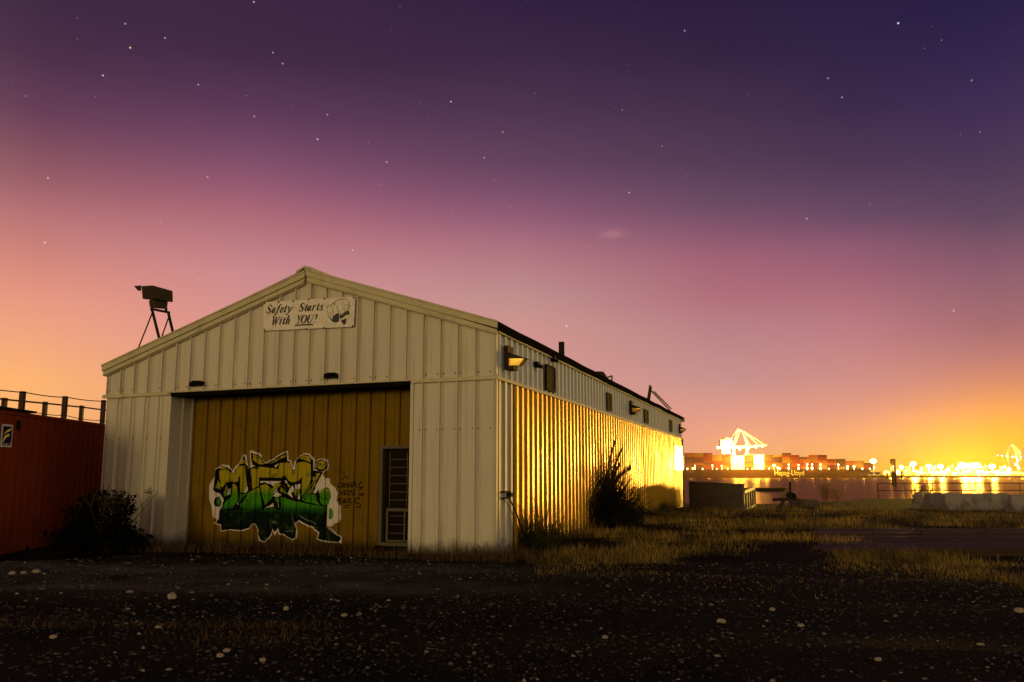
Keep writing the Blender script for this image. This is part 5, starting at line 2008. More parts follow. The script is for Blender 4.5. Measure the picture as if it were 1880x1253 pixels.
def rock(px, py, rpx, label, flat=.7, name='rock', seed=0):
    c = gpt(px, py + rpx * .5)
    r = rpx / F_PX * c.y
    bm = bmesh.new()
    bmesh.ops.create_icosphere(bm, subdivisions=2, radius=1.0)
    for v in bm.verts:
        n = 1 + .32 * noise.noise(v.co * 1.3 + Vector((seed, 0, 3))) + .12 * noise.noise(v.co * 3.1 + Vector((0, seed, 1)))
        v.co = Vector((v.co.x * n * r * 1.1, v.co.y * n * r, v.co.z * n * r * flat))
    me = bpy.data.meshes.new(name)
    bm.to_mesh(me)
    bm.free()
    me.materials.append(M['rock'])
    o = bpy.data.objects.new(name, me)
    COL.objects.link(o)
    o.location = (c.x, c.y, c.z + r * flat * .45)
    o.rotation_euler = (0, 0, seed * 1.7)
    o['label'] = label
    o['category'] = 'rock'
    o['group'] = 'larger loose stones in the yard'


for i, q in enumerate([(315, 1097, 7.5, 'large pale rock standing alone in the gravel before the graffiti door', .95),
                       (66, 1048, 7, 'yellowish angular rock, widest of the cluster before the container', .6), (43, 1051, 5.5, 'yellowish rock, second from the right in the cluster before the container', .6),
                       (22, 1052, 5.5, 'yellowish rock, second from the left in the cluster before the container', .7), (80, 1053, 4, 'smallest yellowish rock at the right of the cluster before the container', .5),
                       (238, 1086, 6, 'flat pale rock left of the large standing rock', .45), (291, 1151, 6, 'flat pale rock beside the strip of dry grass', .5), (97, 1171, 6, 'rounded grey rock at the left below the dry grass', .7),
                       (404, 1205, 6, 'pale rock in the stony foreground below the dry grass strip', .7), (482, 1213, 5.5, 'small pink rock right of the pale one in the foreground', .7),
                       (416, 1194, 6, 'upper of two close pale rocks in the stony foreground', .6), (525, 1118, 4.5, 'small upright pale stone at the right end of the grass strip', 1.0), (632, 1131, 5, 'pale stone in the bare gravel before the glazed opening', .7),
                       (1324, 1140, 9, 'broad flat pale rock in the right foreground', .5), (1470, 1148, 6, 'pale rock right of the broad flat one', .6), (1418, 1119, 5, 'grey stone at the edge of the dark gravel', .7),
                       (1111, 1171, 5, 'round pale stone in the middle of the foreground', .8), (1872, 1122, 8, 'big pale rock at the right edge of the yard', .7), (1612, 1213, 6, 'rounded stone low in the right foreground', .7), (1800, 1182, 6, 'flat stone in the gravel far right', .5)]):
    rock(q[0], q[1], q[2], q[3], q[4], seed=i + 1)
# rim of a bottle lying in the grass by the bush
p = gpt(243, 1010)
q = Vector((0, -.05, 0.02))
mb = MB().tube([p + Vector((0, .06, .05)), p + Vector((0, -.02, .052))], .026, 14, cap=False)
mb.tube([p + Vector((0, -.02, .052)), p + Vector((0, -.034, .0525))], .030, 14)
single('pipe_end', mb, M['steel_frame'], p, 'open end of a thin metal pipe in the grass beside the dark bush', 'pipe', fix=False)

# ================================================================== loose gravel
def scatter_stones(name, n, seed, region, smin, smax, material, power=2.2):
    rng = np.random.default_rng(seed)
    bm = bmesh.new()
    bmesh.ops.create_icosphere(bm, subdivisions=1, radius=1.0)
    bv = np.array([v.co[:] for v in bm.verts])
    bf = np.array([[v.index for v in f.verts] for f in bm.faces])
    bm.free()
    V, Fc = [], []
    c = 0
    for i in range(n):
        x, y = region(rng)
        if x is None:
            continue
        s = smin + (smax - smin) * rng.random() ** power
        s *= (0.55 + 0.045 * y) if y < 18 else 1.3
        nv = bv * (1 + .25 * rng.standard_normal((len(bv), 1)))
        ax = np.array([rng.uniform(.7, 1.4), rng.uniform(.7, 1.2), rng.uniform(.4, .8)]) * s
        a = rng.uniform(0, 6.28)
        nv = nv * ax
        ca_, sa_ = math.cos(a), math.sin(a)
        nv = np.stack([nv[:, 0] * ca_ - nv[:, 1] * sa_, nv[:, 0] * sa_ + nv[:, 1] * ca_, nv[:, 2]], 1)
        nv += np.array([x, y, gh(x, y) + s * .15])
        V.append(nv)
        Fc.append(bf + c)
        c += len(nv)
    V = np.concatenate(V)
    Fc = np.concatenate(Fc)
    me = bpy.data.meshes.new(name)
    me.from_pydata(V.tolist(), [], Fc.tolist())
    me.materials.append(material)
    o = bpy.data.objects.new(name, me)
    COL.objects.link(o)
    o['kind'] = 'stuff'
    return o


def stone_mat():
    m = bpy.data.materials.new('gravel_stone')
    m.use_nodes = True
    t = NT(m.node_tree)
    bs = m.node_tree.nodes['Principled BSDF']
    geo = t.n('ShaderNodeNewGeometry')
    r_ = geo.outputs['Random Per Island']
    col = t.ramp(r_, [(0.0, (.020, .016, .013, 1)), (.55, (.026, .021, .017, 1)), (.80, (.055, .044, .035, 1)), (.94, (.13, .105, .085, 1)), (1.0, (.26, .22, .18, 1))])
    t.link(col, bs.inputs['Base Color'])
    bs.inputs['Roughness'].default_value = .8
    return m


M['gravel_stone'] = stone_mat()


def reg_gravel(rng):
    y = 3.6 + 10.2 * rng.random() ** 1.35
    x = rng.uniform(-.68, .68) * y
    if rng.random() < .4 and noise.noise(Vector((x * .5, y * .9, 5))) < 0.0:
        return None, None
    if y > 12.6 and x > -1:
        return None, None
    return x, y


scatter_stones('gravel', 26000, 3, reg_gravel, .004, .022, M['gravel_stone'], 3.2)


# ================================================================== dry grass
def grass_density(x, y):
    """0..1"""
    n = noise.noise(Vector((x * .45, y * .55, 2.0))) + .5 * noise.noise(Vector((x * 1.3, y * 1.5, 7.0)))
    # the warehouse footprint
    q = FRI @ Vector((x, y, 0))
    if XL - .05 < q.x < .06 and q.y > -.03:
        return 0.0
    if 6.2 < x < 20 and 13.35 < y < 18.3:
        return 0.0
    d = 0.0
    # rough field on the right
    if x > .3:
        edge = 10.0 + 1.0 * noise.noise(Vector((x * .5, 3, 0))) - .10 * x
        if y > edge - .5 and y < 33 + 3.0 * n:
            d = min(1.0, max(0.0, .42 + 1.7 * n)) * sstep(edge - .5, edge + 3.4, y)
            # bare dark patch in the middle
            d *= 1 - .85 * math.exp(-((x - 4.3) / 1.9) ** 2 - ((y - 14.4) / 1.1) ** 2)
            if y < 12.4 and x < 5.5:
                d *= .55
    # fringe at the foot of the front wall
    if -9 < x < 1.2:
        fy = (x * 0 + (-q.y))
        if -.05 < fy < .95 + .3 * n:
            d = max(d, .55 + .5 * n)
    # strip of dry grass in the left foreground
    k = math.exp(-((y - 7.55 - .04 * x + .10 * math.sin(x * 1.3)) / .20) ** 2) * sstep(-4.8, -3.6, x) * sstep(-1.2, -2.0, x)
    d = max(d, k * (.75 + .6 * n))
    k = math.exp(-((y - 6.9) / .35) ** 2 - ((x + 2.2) / .7) ** 2) * .6
    d = max(d, k * (.5 + n))
    k = math.exp(-((y - 7.4) / .35) ** 2 - ((x + 4.4) / .8) ** 2) * .9
    d = max(d, k * (.5 + n))
    return d


def build_grass(name, n, seed, reg, hmin, hmax, wid, material):
    rng = np.random.default_rng(seed)
    V, Fc = [], []
    c = 0
    for _ in range(n):
        x, y = reg(rng)
        d = grass_density(x, y)
        if rng.random() > d:
            continue
        h = (hmin + (hmax - hmin) * rng.random() ** 2.2) * (.55 + .45 * d) * (1 + .5 * noise.noise(Vector((x * .7, y * .7, 11))))
        if y < 9:
            h *= .45
        elif 9 <= y < 12.5:
            h *= .6
        a = rng.uniform(0, 6.283)
        ln = rng.uniform(.1, 1.2) * h
        w = wid * rng.uniform(.6, 1.4) * (.6 + .04 * y)
        z = gh(x, y) - .01
        ca_, sa_ = math.cos(a), math.sin(a)
        b = a + rng.uniform(.8, 2.3)
        wx, wy = math.cos(b) * w, math.sin(b) * w
        mx, my = x + ca_ * ln * .35, y + sa_ * ln * .35
        V += [(x - wx, y - wy, z), (x + wx, y + wy, z), (mx + wx * .7, my + wy * .7, z + h * .6), (mx - wx * .7, my - wy * .7, z + h * .6), (x + ca_ * ln, y + sa_ * ln, z + h)]
        Fc += [(c, c + 1, c + 2, c + 3), (c + 3, c + 2, c + 4)]
        c += 5
    me = bpy.data.meshes.new(name)
    me.from_pydata(V, [], Fc)
    me.materials.append(material)
    o = bpy.data.objects.new(name, me)
    COL.objects.link(o)
    o['kind'] = 'stuff'
    return o


def reg_field(rng):
    y = 9.2 + 40 * rng.random() ** 1.7
    x = rng.uniform(.2, .66 * y + 1) if rng.random() < .78 else rng.uniform(.66 * y + 1, 1.3 * y + 5)
    return x, y


def reg_near(rng):
    y = rng.uniform(6.0, 8.6)
    return rng.uniform(-5.4, -.8), y


def reg_foot(rng):
    k = rng.uniform(-.02, 8.6)
    o_ = rng.uniform(-.02, 1.2)
    p = FR @ Vector((-k + .6, -o_, 0))
    return p.x, p.y


build_grass('grass', 480000, 11, reg_field, .03, .24, .0028, M['dry_grass'])
build_grass('grass', 26000, 12, reg_near, .05, .24, .003, M['near_grass'])
build_grass('grass', 14000, 13, reg_foot, .05, .30, .004, M['near_grass'])

# ================================================================== HARBOUR across the water
SHIP_Y = 1130.0
LAMP = (1.0, 0.58, 0.07)


def emis(name, col, s):
    m = bpy.data.materials.new(name)
    m.use_nodes = True
    nt = m.node_tree
    nt.nodes.clear()
    e = nt.nodes.new('ShaderNodeEmission')
    e.inputs[0].default_value = tuple(col) + (1,)
    e.inputs[1].default_value = s
    o = nt.nodes.new('ShaderNodeOutputMaterial')
    nt.links.new(e.outputs[0], o.inputs[0])
    return m


M['lamp_lit'] = emis('lamp_lit', (1.0, 0.72, 0.28), 18.0)
M['deck_lamp_lit'] = emis('deck_lamp_lit', (1.0, 0.62, 0.18), 14.0)
M['window_lit'] = emis('window_lit', (1.0, 0.80, 0.45), 6.0)
M['hull_glare_paint'] = mat('hull_glare_paint', (0.11, 0.045, 0.008), 0.6, var=0.2, scale=.02, dirt=(.15, .06, .01), dirt_amt=.5)  # brown stands in for harbour glare on a dark hull
M['ship_white'] = mat('ship_white', (0.8, 0.74, 0.6), 0.6, var=0.08, scale=.1)
M['crane_white'] = mat('crane_white', (0.8, 0.76, 0.62), 0.5, var=0.08, scale=.1)
M['hull_letter'] = mat('hull_letter', (0.85, 0.70, 0.20), 0.5, var=0.05, scale=.1, emit=(1.0, .72, .16), emit_s=0.0)


def point_light(name, loc, watts, r=2.0, parent=None, color=LAMP):
    ld = bpy.data.lights.new(name, 'POINT')
    ld.energy = watts
    ld.shadow_soft_size = r
    ld.color = color
    lo = bpy.data.objects.new(name, ld)
    COL.objects.link(lo)
    lo.location = loc
    if parent is not None:
        lo.parent = parent
    return lo


# far quay behind the ship and on the right
mb = MB()
qx0 = at(1618, 870, 1150).x
mb.prism([(qx0 - 900, 1196), (qx0 - 30, 1196), (qx0, 1150), (2600, 1150), (2600, 3200), (qx0 - 900, 3200)], 'z', -12, -3.6)
o = link_mesh('far_shore', mb.v, mb.f, mat('quay_paving', (0.10, 0.08, 0.05), .8, var=.3, scale=.01))
o['kind'] = 'structure'

# the ship
hx0, hx1 = at(1120, 870, SHIP_Y).x, at(1613, 862, SHIP_Y).x
wlx = at(1601, 877, SHIP_Y).x
ZD = at(1400, 862.3, SHIP_Y).z
ship = root_empty('container_ship', ((hx0 + hx1) / 2, SHIP_Y + 20, WATER_Z), 'long container ship with a glare-browned hull, lit at its deck, moored across the water under a crane', 'ship')
mb = MB()
plan_t = [(hx0, SHIP_Y), (hx1 - 70, SHIP_Y), (hx1 - 28, SHIP_Y + 7), (hx1, SHIP_Y + 20), (hx1 - 28, SHIP_Y + 33), (hx1 - 70, SHIP_Y + 40), (hx0, SHIP_Y + 40)]
plan_b = [(hx0, SHIP_Y + 1), (hx1 - 80, SHIP_Y + 1), (hx1 - 40, SHIP_Y + 9), (wlx, SHIP_Y + 20), (hx1 - 40, SHIP_Y + 31), (hx1 - 80, SHIP_Y + 39), (hx0, SHIP_Y + 39)]
n = len(plan_t)
zt_ = [ZD] * 2 + [ZD + .9, ZD + 1.6, ZD + .9] + [ZD] * 2
vs = [(p[0], p[1], WATER_Z - 2) for p in plan_b] + [(p[0], p[1], z) for p, z in zip(plan_t, zt_)]
mb.add(vs, [(i, (i + 1) % n, n + (i + 1) % n, n + i) for i in range(n)] + [tuple(range(n - 1, -1, -1)), tuple(range(n, 2 * n))])
part('hull', mb, M['hull_glare_paint'], ship)
tx0, tx1 = at(1422, 870, SHIP_Y - .3), at(1476.5, 870, SHIP_Y - .3)
tv, tf = text_mesh('Hapag-Lloyd', 9.5, bold=.12, width=tx1.x - tx0.x)
zt0 = at(1440, 873.0, SHIP_Y).z
mb = MB().add([(tx0.x + v.x, SHIP_Y - .25, zt0 + v.y * .98) for v in tv], tf)
part('hull_lettering', mb, M['hull_letter'], ship, fix=False)
for (pa, pb, py, dep) in ((1342.5, 1366, 836, 14), (1384.5, 1402, 834, 12)):
    a, b = at(pa, 862, SHIP_Y + 3), at(pb, py, SHIP_Y + 3)
    mb = MB().box((a.x, SHIP_Y + 3, ZD + .01), (b.x, SHIP_Y + 37, b.z))
    mb.box((a.x + 1, SHIP_Y - .5, b.z - 3.2), (b.x - 1, SHIP_Y + 2.99, b.z - .6))
    dk = part('deckhouse', mb, M['ship_white'], ship)
    mb = MB()
    nf = int((b.z - ZD) / 3)
    for f in range(nf):
        z = ZD + 1.2 + f * 3.0
        for i in range(5):
            x = lerp(a.x + 1.4, b.x - 2.4, i / 4)
            mb.box((x, SHIP_Y + 2.9, z), (x + 1.2, SHIP_Y + 2.99, z + 1.1))
    part('deckhouse_window', mb, M['window_lit'], ship, parent=dk)
    xm_ = (a.x + b.x) / 2
    for dx in (-6, 6):
        point_light('deck_floodlight', Vector((xm_ + dx, SHIP_Y - 9, ZD + 14)) - ship.location, 6.0e4, 1.0, ship)

# deck edge lamps
lp0 = None
for (px, py, r) in ((1262, 861, 1.0), (1272, 860.5, 1.2), (1276, 855.5, .9), (1290, 861, .9), (1308, 855, 1.1), (1316, 861, .8), (1325, 856, 1.1), (1336, 861, .8), (1372, 861, .9), (1381, 861, 1.0), (1399, 861, 1.2),
                    (1412, 860, .9), (1421, 855, 2.0), (1428, 859, 1.4), (1432, 861, 1.2), (1448, 853, 1.0), (1448, 860, 1.5), (1466, 854, 1.1), (1466, 860.5, 1.4), (1482, 852.5, 1.2), (1482, 860, 1.7), (1491, 853, 1.1),
                    (1491, 860, 1.7), (1506.5, 853, 1.2), (1506.5, 860.5, 1.5), (1522, 861, .9), (1539, 853.5, 1.2), (1556, 857, 1.4), (1556, 861, 1.1), (1568, 857, 1.7), (1583, 860.5, 1.4), (1597, 861, 1.1), (1605, 858, 1.0)):
    p = at(px, py, SHIP_Y - 1.2)
    mb = MB().sphere(p, r * .85, 8, 6)
    mb.tube([(p.x, p.y, ZD - .4), (p.x, p.y, p.z - r * .5)], .18, 5)
    part('deck_lamp', mb, M['deck_lamp_lit'], ship)
for px in (1268, 1300, 1330, 1428, 1460, 1492, 1520, 1550, 1585):
    p = at(px, 858, SHIP_Y - 6)
    point_light('deck_light', p - ship.location, 4e3 if px < 1400 else 7e3, .8, ship)

# containers on the ship: every one a thing
CONT = [('rust red', (0.28, 0.050, 0.012)), ('orange', (0.42, 0.11, 0.014)), ('brown', (0.16, 0.055, 0.018)), ('dark brown', (0.09, 0.035, 0.015)), ('ochre', (0.34, 0.18, 0.03)), ('dark red', (0.16, 0.022, 0.010))]
protos = []
CLN, CHT, CWD = 12.19, 2.59, 2.44
for nm, c in CONT:
    mm = mat('container_' + nm.replace(' ', '_'), c, .6, var=.15, scale=.3)
    mb = MB()
    PFS = [(0, 0), (.35, .12), (.7, .12), (1.05, 0)]
    m3 = MB()
    sheet(m3, 'x', .15, CLN - .15, .12, CHT - .1, PFS, 1.4)
    mb.add([(v.x, v.y + .13, v.z) for v in m3.v], m3.f)
    mb.add([(v.x, CWD - .13 - v.y, v.z) for v in m3.v], m3.f)
    for x0_, x1_ in ((0, .15), (CLN - .15, CLN)):
        mb.box((x0_, 0, 0), (x1_, CWD, CHT - .02))
    mb.box((.1501, 0, CHT - .1), (CLN - .1501, CWD, CHT - .02))
    mb.box((.1501, 0, 0), (CLN - .1501, CWD, .12))
    me = bpy.data.meshes.new('ship_container')
    me.from_pydata([tuple(v) for v in mb.v], [], mb.f)
    me.materials.append(mm)
    protos.append(me)
rng = random.Random(5)
ORD = ['lowest', 'second', 'third', 'fourth', 'fifth', 'sixth', 'seventh', 'eighth']
NUMW = ['first', 'second', 'third', 'fourth', 'fifth', 'sixth', 'seventh', 'eighth', 'ninth', 'tenth', 'eleventh', 'twelfth', 'thirteenth', 'fourteenth', 'fifteenth', 'sixteenth']
stacks = [(1257.5, 8, 'l'), (1274.5, 8, 'l'), (1291, 8, 'l'), (1308, 7, 'l'), (1325, 7, 'l'), (1367.5, 7, 'r'), (1403, 7, 'r'), (1419.5, 7, 'r'), (1436, 8, 'r'),
          (1451, 7, 'r'), (1468, 6, 'r'), (1485, 7, 'r'), (1501.5, 7, 'r'), (1518.5, 5, 'r'), (1535.5, 5, 'r'), (1552, 4, 'r'), (1569, 4, 'r'), (1585, 3, 'r')]
nl_ = sum(1 for s in stacks if s[2] == 'l')
for si, (px, tiers, side) in enumerate(stacks):
    x = at(px, 850, SHIP_Y + 4).x
    num = NUMW[nl_ - 1 - si] if side == 'l' else NUMW[si - nl_]
    where = 'left' if side == 'l' else 'right'
    prev = None
    for t_ in range(tiers):
        if prev is None or rng.random() < .5:
            prev = rng.choices(range(6), [6, 4, 4, 2, 2, 1])[0]
        o = bpy.data.objects.new('ship_container', protos[prev])
        COL.objects.link(o)
        o.location = (x, SHIP_Y + 4, ZD + .6 + t_ * (CHT + .015))
        tier = 'topmost' if t_ == tiers - 1 else ORD[t_]
        o['label'] = '%s container, %s in the %s stack %s of the white deckhouse' % (CONT[prev][0], tier, num, where)
        o['category'] = 'container'
        o['group'] = 'containers stacked aboard the ship'
# hatch coamings that carry them
mb = MB()
for (px, tiers, side) in stacks:
    x = at(px, 850, SHIP_Y + 4).x
    mb.box((x + .3, SHIP_Y + 3.4, ZD + .005), (x + CLN - .3, SHIP_Y + 36, ZD + .595))
part('hatch_cover', mb, M['hull_glare_paint'], ship)


# ship to shore cranes
def make_crane(name, label, P, loc_px, base_y, mirror=False):
    """P maps photograph points to the crane's own vertical plane at depth base_y"""
    A = lambda px, py, dy=0.0: at(px, py, base_y + dy)
    qz = -3.6
    c = A(*loc_px)
    root = root_empty(name, (c.x, base_y, qz), label, 'crane', group='ship to shore cranes')
    g = 15.0

    def both(fn, nm, material=M['crane_white']):
        for dy in (0.0, g):
            part(nm, fn(dy), material, root)
    both(lambda dy: MB().bar((A(1347, 815, dy).x, base_y + dy, A(1347, 812, dy).z), (A(1346, 860, dy).x, base_y + dy, qz), 2.4), 'leg')
    both(lambda dy: MB().bar((A(1371, 815, dy).x, base_y + dy, A(1371, 812, dy).z), (A(1372, 860, dy).x, base_y + dy, qz), 2.4), 'leg')
    both(lambda dy: MB().bar(A(1366, 840, dy), A(1372, 826, dy), 1.2), 'brace')
    both(lambda dy: MB().bar(A(1346, 842, dy), A(1372, 842, dy), 1.8), 'portal_beam')
    mb = MB()
    for dy in (5.0, 10.0):
        mb.bar(A(1316, 822.5, dy), A(1372, 821, dy), 1.4, 3.0)
        mb.bar(A(1372, 821, dy), A(1408, 817.5, dy), 1.3, 2.6)
    for i in range(18):
        px = lerp(1318, 1407, i / 17)
        py = lerp(822.5, 817.5, i / 17)
        mb.bar(A(px, py, 5.8), A(px, py, 9.2), .7)
    part('boom', mb, M['crane_white'], root)
    # A-frame and stays
    both(lambda dy: MB().bar(A(1356, 789, 5 + dy * .3), A(1346, 814, dy), 1.1), 'frame_strut')
    both(lambda dy: MB().bar(A(1364, 793, 5 + dy * .3), A(1371, 815, dy), 1.1), 'frame_strut')
    mb = MB().bar(A(1353, 788, 7.5), A(1366, 794, 7.5), 1.6, 2.2)
    mb.bar(A(1355, 788.5, 4), A(1355, 788.5, 11), 1.2)
    part('apex_beam', mb, M['crane_white'], root)
    for (a, b) in (((1365, 793), (1392, 817)), ((1366, 793), (1403, 816.5)), ((1363, 794), (1378, 819)), ((1355, 789), (1345, 817)), ((1358, 795), (1350, 815)), ((1354, 789), (1334, 818))):
        for dy in (5.2, 9.8):
            part('stay', MB().bar(A(*a, dy), A(*b, dy), .55), M['crane_white'], root)
    mb = MB().box((A(1324, 820).x, base_y + 3, A(1324, 820).z), (A(1345, 809).x, base_y + 12, A(1345, 808).z))
    mb.box((A(1331, 808).x, base_y + 4, A(1331, 808).z), (A(1344, 806).x, base_y + 11, A(1344, 805).z))
    part('machinery_house', mb, M['crane_white'], root)
    mb = MB().box((A(1327, 833).x, base_y + 5, A(1327, 833).z), (A(1342, 825).x, base_y + 10, A(1342, 825).z))
    part('operator_cab', mb, M['crane_white'], root)
    for (px, py, r) in ((1318, 822, 1.6), (1327, 819, 1.4), (1338, 826, 2.2), (1348, 822, 2.2), (1358, 825, 1.8), (1374, 823, 1.7), (1388, 821.5, 1.4), (1400, 820, 1.2), (1357, 792, 1.0), (1346, 835, 2.4), (1352, 846, 2.6), (1346, 856, 2.6)):
        p = A(px, py, 2)
        part('floodlight', MB().sphere(p, r, 8, 6), M['lamp_lit'], root)
    for (px, py, w) in ((1340, 838, 3.0e5), (1360, 812, 2.5e5), (1385, 808, 1.5e5), (1350, 832, 2.0e5)):
        point_light('crane_light', A(px, py, -14) - root.location, w, 1.5, root)
    return root


crane = make_crane('quay_crane', 'white floodlit crane rising above the ship with its boom over the stacks', None, (1358, 860), 1205.0)
c2 = at(1862, 862, 1850)
crane2 = dup(crane, (c2.x, 1850, -3.6), label='second floodlit crane cut by the right edge of the picture', scale=1.0, group='ship to shore cranes')
crane2.rotation_euler = (0, 0, math.pi)

# high lamp masts
mast_list = [(1603, 847, 4.2, 1170, 'bright lamp mast just past the bow of the ship', 0), (1640, 858.5, 3.3, 1200, 'low lamp mast beside the twin dark towers', 0), (1655, 858, 3.0, 1230, 'lamp mast right of the twin dark towers', 0),
             (1676.5, 852, 4.0, 1250, 'tall lamp mast between two low ones in the lit yard', 1), (1705, 856.5, 3.9, 1260, 'lamp mast left of the pair before the great cluster', 1), (1726.5, 857, 4.3, 1260, 'lamp mast nearest the great cluster on its left', 1),
             (1767, 855, 6.2, 1240, 'left lamp mast of the brightest cluster', 2), (1781, 856, 6.0, 1260, 'middle lamp mast of the brightest cluster', 2), (1792, 855, 6.2, 1240, 'right lamp mast of the brightest cluster', 2), (1758, 861, 3.0, 1210, 'low lamp mast at the foot of the brightest cluster', 0),
             (1821, 857, 5.0, 1280, 'lamp mast between the brightest cluster and the right crane', 1), (1852, 862, 3.5, 1260, 'lamp mast under the boom of the right crane', 0), (1692, 861, 2.2, 1230, 'smallest lamp mast in the lit yard', 0), (1740, 862, 2.6, 1230, 'low lamp mast left of the cluster', 0),
             (2060, 852, 6.0, 1250, 'lamp mast beyond the right crane', 3), (2330, 850, 6.0, 1250, 'far lamp mast further along the quay', 3)]
POW = {0: 0, 1: 4.0e6, 2: 0.7e7, 3: 2.2e7}
for (px, py, r, Y, lab, pw) in mast_list:
    p = at(px, py, Y)
    m_ = root_empty('lamp_mast', (p.x, p.y, -3.6), lab, 'lamp mast', group='lamp masts in the harbour yard')
    part('pole', MB().tube([(p.x, p.y, -3.6), (p.x, p.y, p.z - r * .3)], .45, 6, r1=.25), M['crane_white'], m_)
    mb = MB().sphere(p, r, 14, 8, (1, .6, .68))  # head swollen so that its glare is part of the shape
    part('lamp_head', mb, M['lamp_lit'], m_)
    if pw:
        point_light('mast_light', p + Vector((0, -r * .8, 0)) - m_.location, POW[pw], r * .6, m_)

# buildings, stacks and carriers in the lit yard
M['yard_white'] = mat('yard_white', (0.75, 0.66, 0.45), .6, var=.15, scale=.1)
M['yard_yellow'] = mat('yard_yellow', (0.6, 0.40, 0.06), .6, var=.2, scale=.1)
rng = random.Random(9)
yl = ['yard shed', 'container block']
specs = [(1622, 1634, 866, 1190), (1646, 1653, 864, 1200), (1661, 1671, 865, 1200), (1683, 1697, 866, 1205), (1700, 1711, 869, 1190), (1716, 1733, 867, 1215), (1737, 1752, 866, 1225), (1756, 1772, 868, 1195), (1776, 1795, 865, 1200), (1800, 1812, 866, 1215), (1815, 1828, 868, 1195), (1832, 1850, 866, 1225), (1855, 1880, 868, 1205)]
for i, (pa, pb, pt, Y) in enumerate(specs):
    a, b = at(pa, 876, Y), at(pb, pt, Y)
    sh_ = i % 2
    r_ = root_empty('yard_shed', ((a.x + b.x) / 2, Y + 6, -3.6), '%s low bright yard building from the left along the far quay' % NUMW[i], 'shed', group='low buildings on the lit quay')
    mb = MB().box((a.x, Y, -3.6), (b.x, Y + 12, b.z))
    part('wall', mb, M['yard_white'] if sh_ else M['yard_yellow'], r_)
    mb = MB().prism([(a.x - .4, b.z + .01), (b.x + .4, b.z + .01), ((a.x + b.x) / 2, b.z + 1.0)], 'y', Y - .3, Y + 12.3)
    part('roof', mb, M['yard_white'], r_)
    mb = MB()
    nw = max(2, int((b.x - a.x) / 3))
    for k in range(nw):
        x = lerp(a.x + .6, b.x - 1.8, k / max(1, nw - 1))
        mb.box((x, Y - .06, -1.4), (x + 1.2, Y - .01, min(b.z - .5, 1.6)))
    part('window', mb, M['window_lit'], r_)
    point_light('shed_light', Vector(((a.x + b.x) / 2, Y - 12, 5)) - r_.location, 9e4, 1.0, r_)
carr = None
for i, (px, pt, Y) in enumerate(((1668, 859, 1185), (1699, 860, 1180), (1713, 859, 1185), (1746, 858, 1180), (1806, 859, 1185), (1842, 858, 1185))):
    a = at(px, pt, Y)
    lab = 'spindly %s straddle carrier from the left standing on the lit quay' % NUMW[i]
    if carr is None:
        carr = root_empty('straddle_carrier', (a.x, Y, -3.6), lab, 'straddle carrier', group='straddle carriers on the quay')
        H = a.z
        for dx in (-2.2, 2.2):
            for dy in (-4, 4):
                part('leg', MB().bar((a.x + dx, Y + dy, -3.4), (a.x + dx * .9, Y + dy * .8, H), .7), M['yard_white'], carr)
        mb = MB().box((a.x - 2.6, Y - 4.6, H), (a.x + 2.6, Y + 4.6, H + 1.3))
        part('top_frame', mb, M['yard_yellow'], carr)
        part('cab', MB().box((a.x - 1, Y - 6.2, H - 2), (a.x + 1, Y - 4.62, H + .2)), M['yard_white'], carr)
        part('work_lamp', MB().sphere((a.x, Y - 5, H + 1.9), .8, 8, 6), M['lamp_lit'], carr)
    else:
        dup(carr, (a.x, Y, -3.6), label=lab)

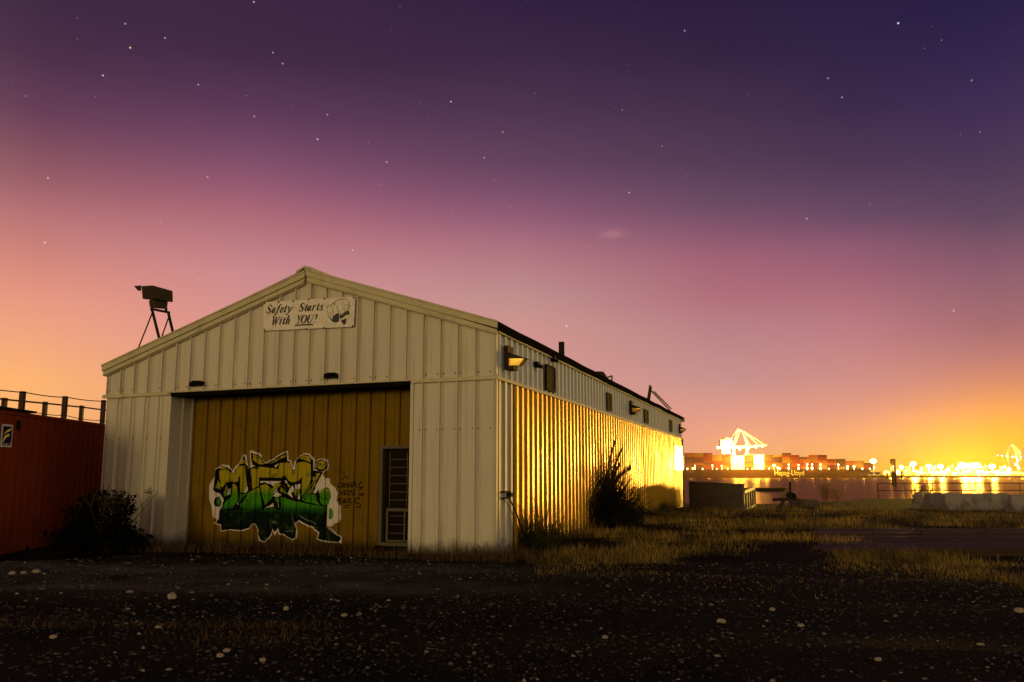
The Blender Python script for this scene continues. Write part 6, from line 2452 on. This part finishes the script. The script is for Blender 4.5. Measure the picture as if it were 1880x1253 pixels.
# twin dark towers, pile dolphins, and a float
a = at(1634, 878, 1180)
tw2 = root_empty('twin_tower', (at(1639.5, 870, 1180).x, 1180, -3.6), 'pair of dark narrow silo towers joined at the top beside the lamp masts', 'silo')
for px in (1636.8, 1642.3):
    x = at(px, 850, 1180).x
    part('silo', MB().tube([(x, 1180, -3.6), (x, 1180, at(px, 843.5, 1180).z)], 1.7, 10), M['dark_metal'], tw2)
mb = MB().box((at(1635, 850, 1180).x, 1179, at(1635, 845, 1180).z), (at(1644, 850, 1180).x, 1181, at(1635, 842.8, 1180).z))
part('head_house', mb, M['dark_metal'], tw2)
for i, (px, pt, pb, lab) in enumerate(((1639.5, 866, 893, 'tall dark mooring pile in the water left of the railing bush'), (1644, 868, 895, 'second mooring pile close to the tall one'), (1655.5, 866, 880, 'mooring pile before the lit quay left of the sheds'), (1629, 867, 880, 'mooring pile by the bow of the ship'))):
    b = top_at(px, pb, WATER_Z)
    Y = b.y
    t_ = at(px, pt, Y)
    r_ = .95 if i < 2 else 1.6
    single('mooring_pile', MB().tube([(b.x, Y, WATER_Z - 2), (t_.x, Y, t_.z)], r_ * .6, 10, r1=r_ * .55), M['dark_metal'], (b.x, Y, WATER_Z), lab, 'pile', group='mooring piles in the water')
fa_, fb_ = top_at(1389, 902.5, WATER_Z), top_at(1442, 902.5, WATER_Z)
fl_ = root_empty('floating_dock', ((fa_.x + fb_.x) / 2, fa_.y + 3, WATER_Z), 'low dark floating dock lying on the water beyond the winch', 'floating dock')
zt_ = at(1400, 896.5, fa_.y).z
mb = MB().hexa([(fa_.x, fa_.y, WATER_Z - .5), (fb_.x, fb_.y, WATER_Z - .5), (fb_.x, fb_.y + 6, WATER_Z - .5), (fa_.x, fa_.y + 6, WATER_Z - .5),
                (fa_.x + 1.5, fa_.y, zt_), (fb_.x, fb_.y, zt_), (fb_.x, fb_.y + 6, zt_), (fa_.x + 1.5, fa_.y + 6, zt_)])
part('pontoon', mb, M['dark_metal'], fl_)
mb = MB()
for k in range(7):
    x = lerp(fa_.x + 1.6, fb_.x - .4, k / 6)
    mb.box((x, fa_.y - .25, WATER_Z + .2), (x + .35, fa_.y - .01, zt_ - .1))
part('fender', mb, M['black_paint'], fl_)

# ------------------------------------------------------------------ the hazy harbour air
hz = bpy.data.materials.new('harbour_air')
hz.use_nodes = True
hz.node_tree.nodes.clear()
pv = hz.node_tree.nodes.new('ShaderNodeVolumePrincipled')
pv.inputs['Color'].default_value = (0.95, 0.58, 0.34, 1)
pv.inputs['Density'].default_value = 0.000008
pv.inputs['Anisotropy'].default_value = 0.85
ho = hz.node_tree.nodes.new('ShaderNodeOutputMaterial')
hz.node_tree.links.new(pv.outputs[0], ho.inputs['Volume'])
mb = MB().box((-6500, -80, -11), (6500, 12500, 75))
o = link_mesh('haze', mb.v, mb.f, hz)
o['kind'] = 'stuff'
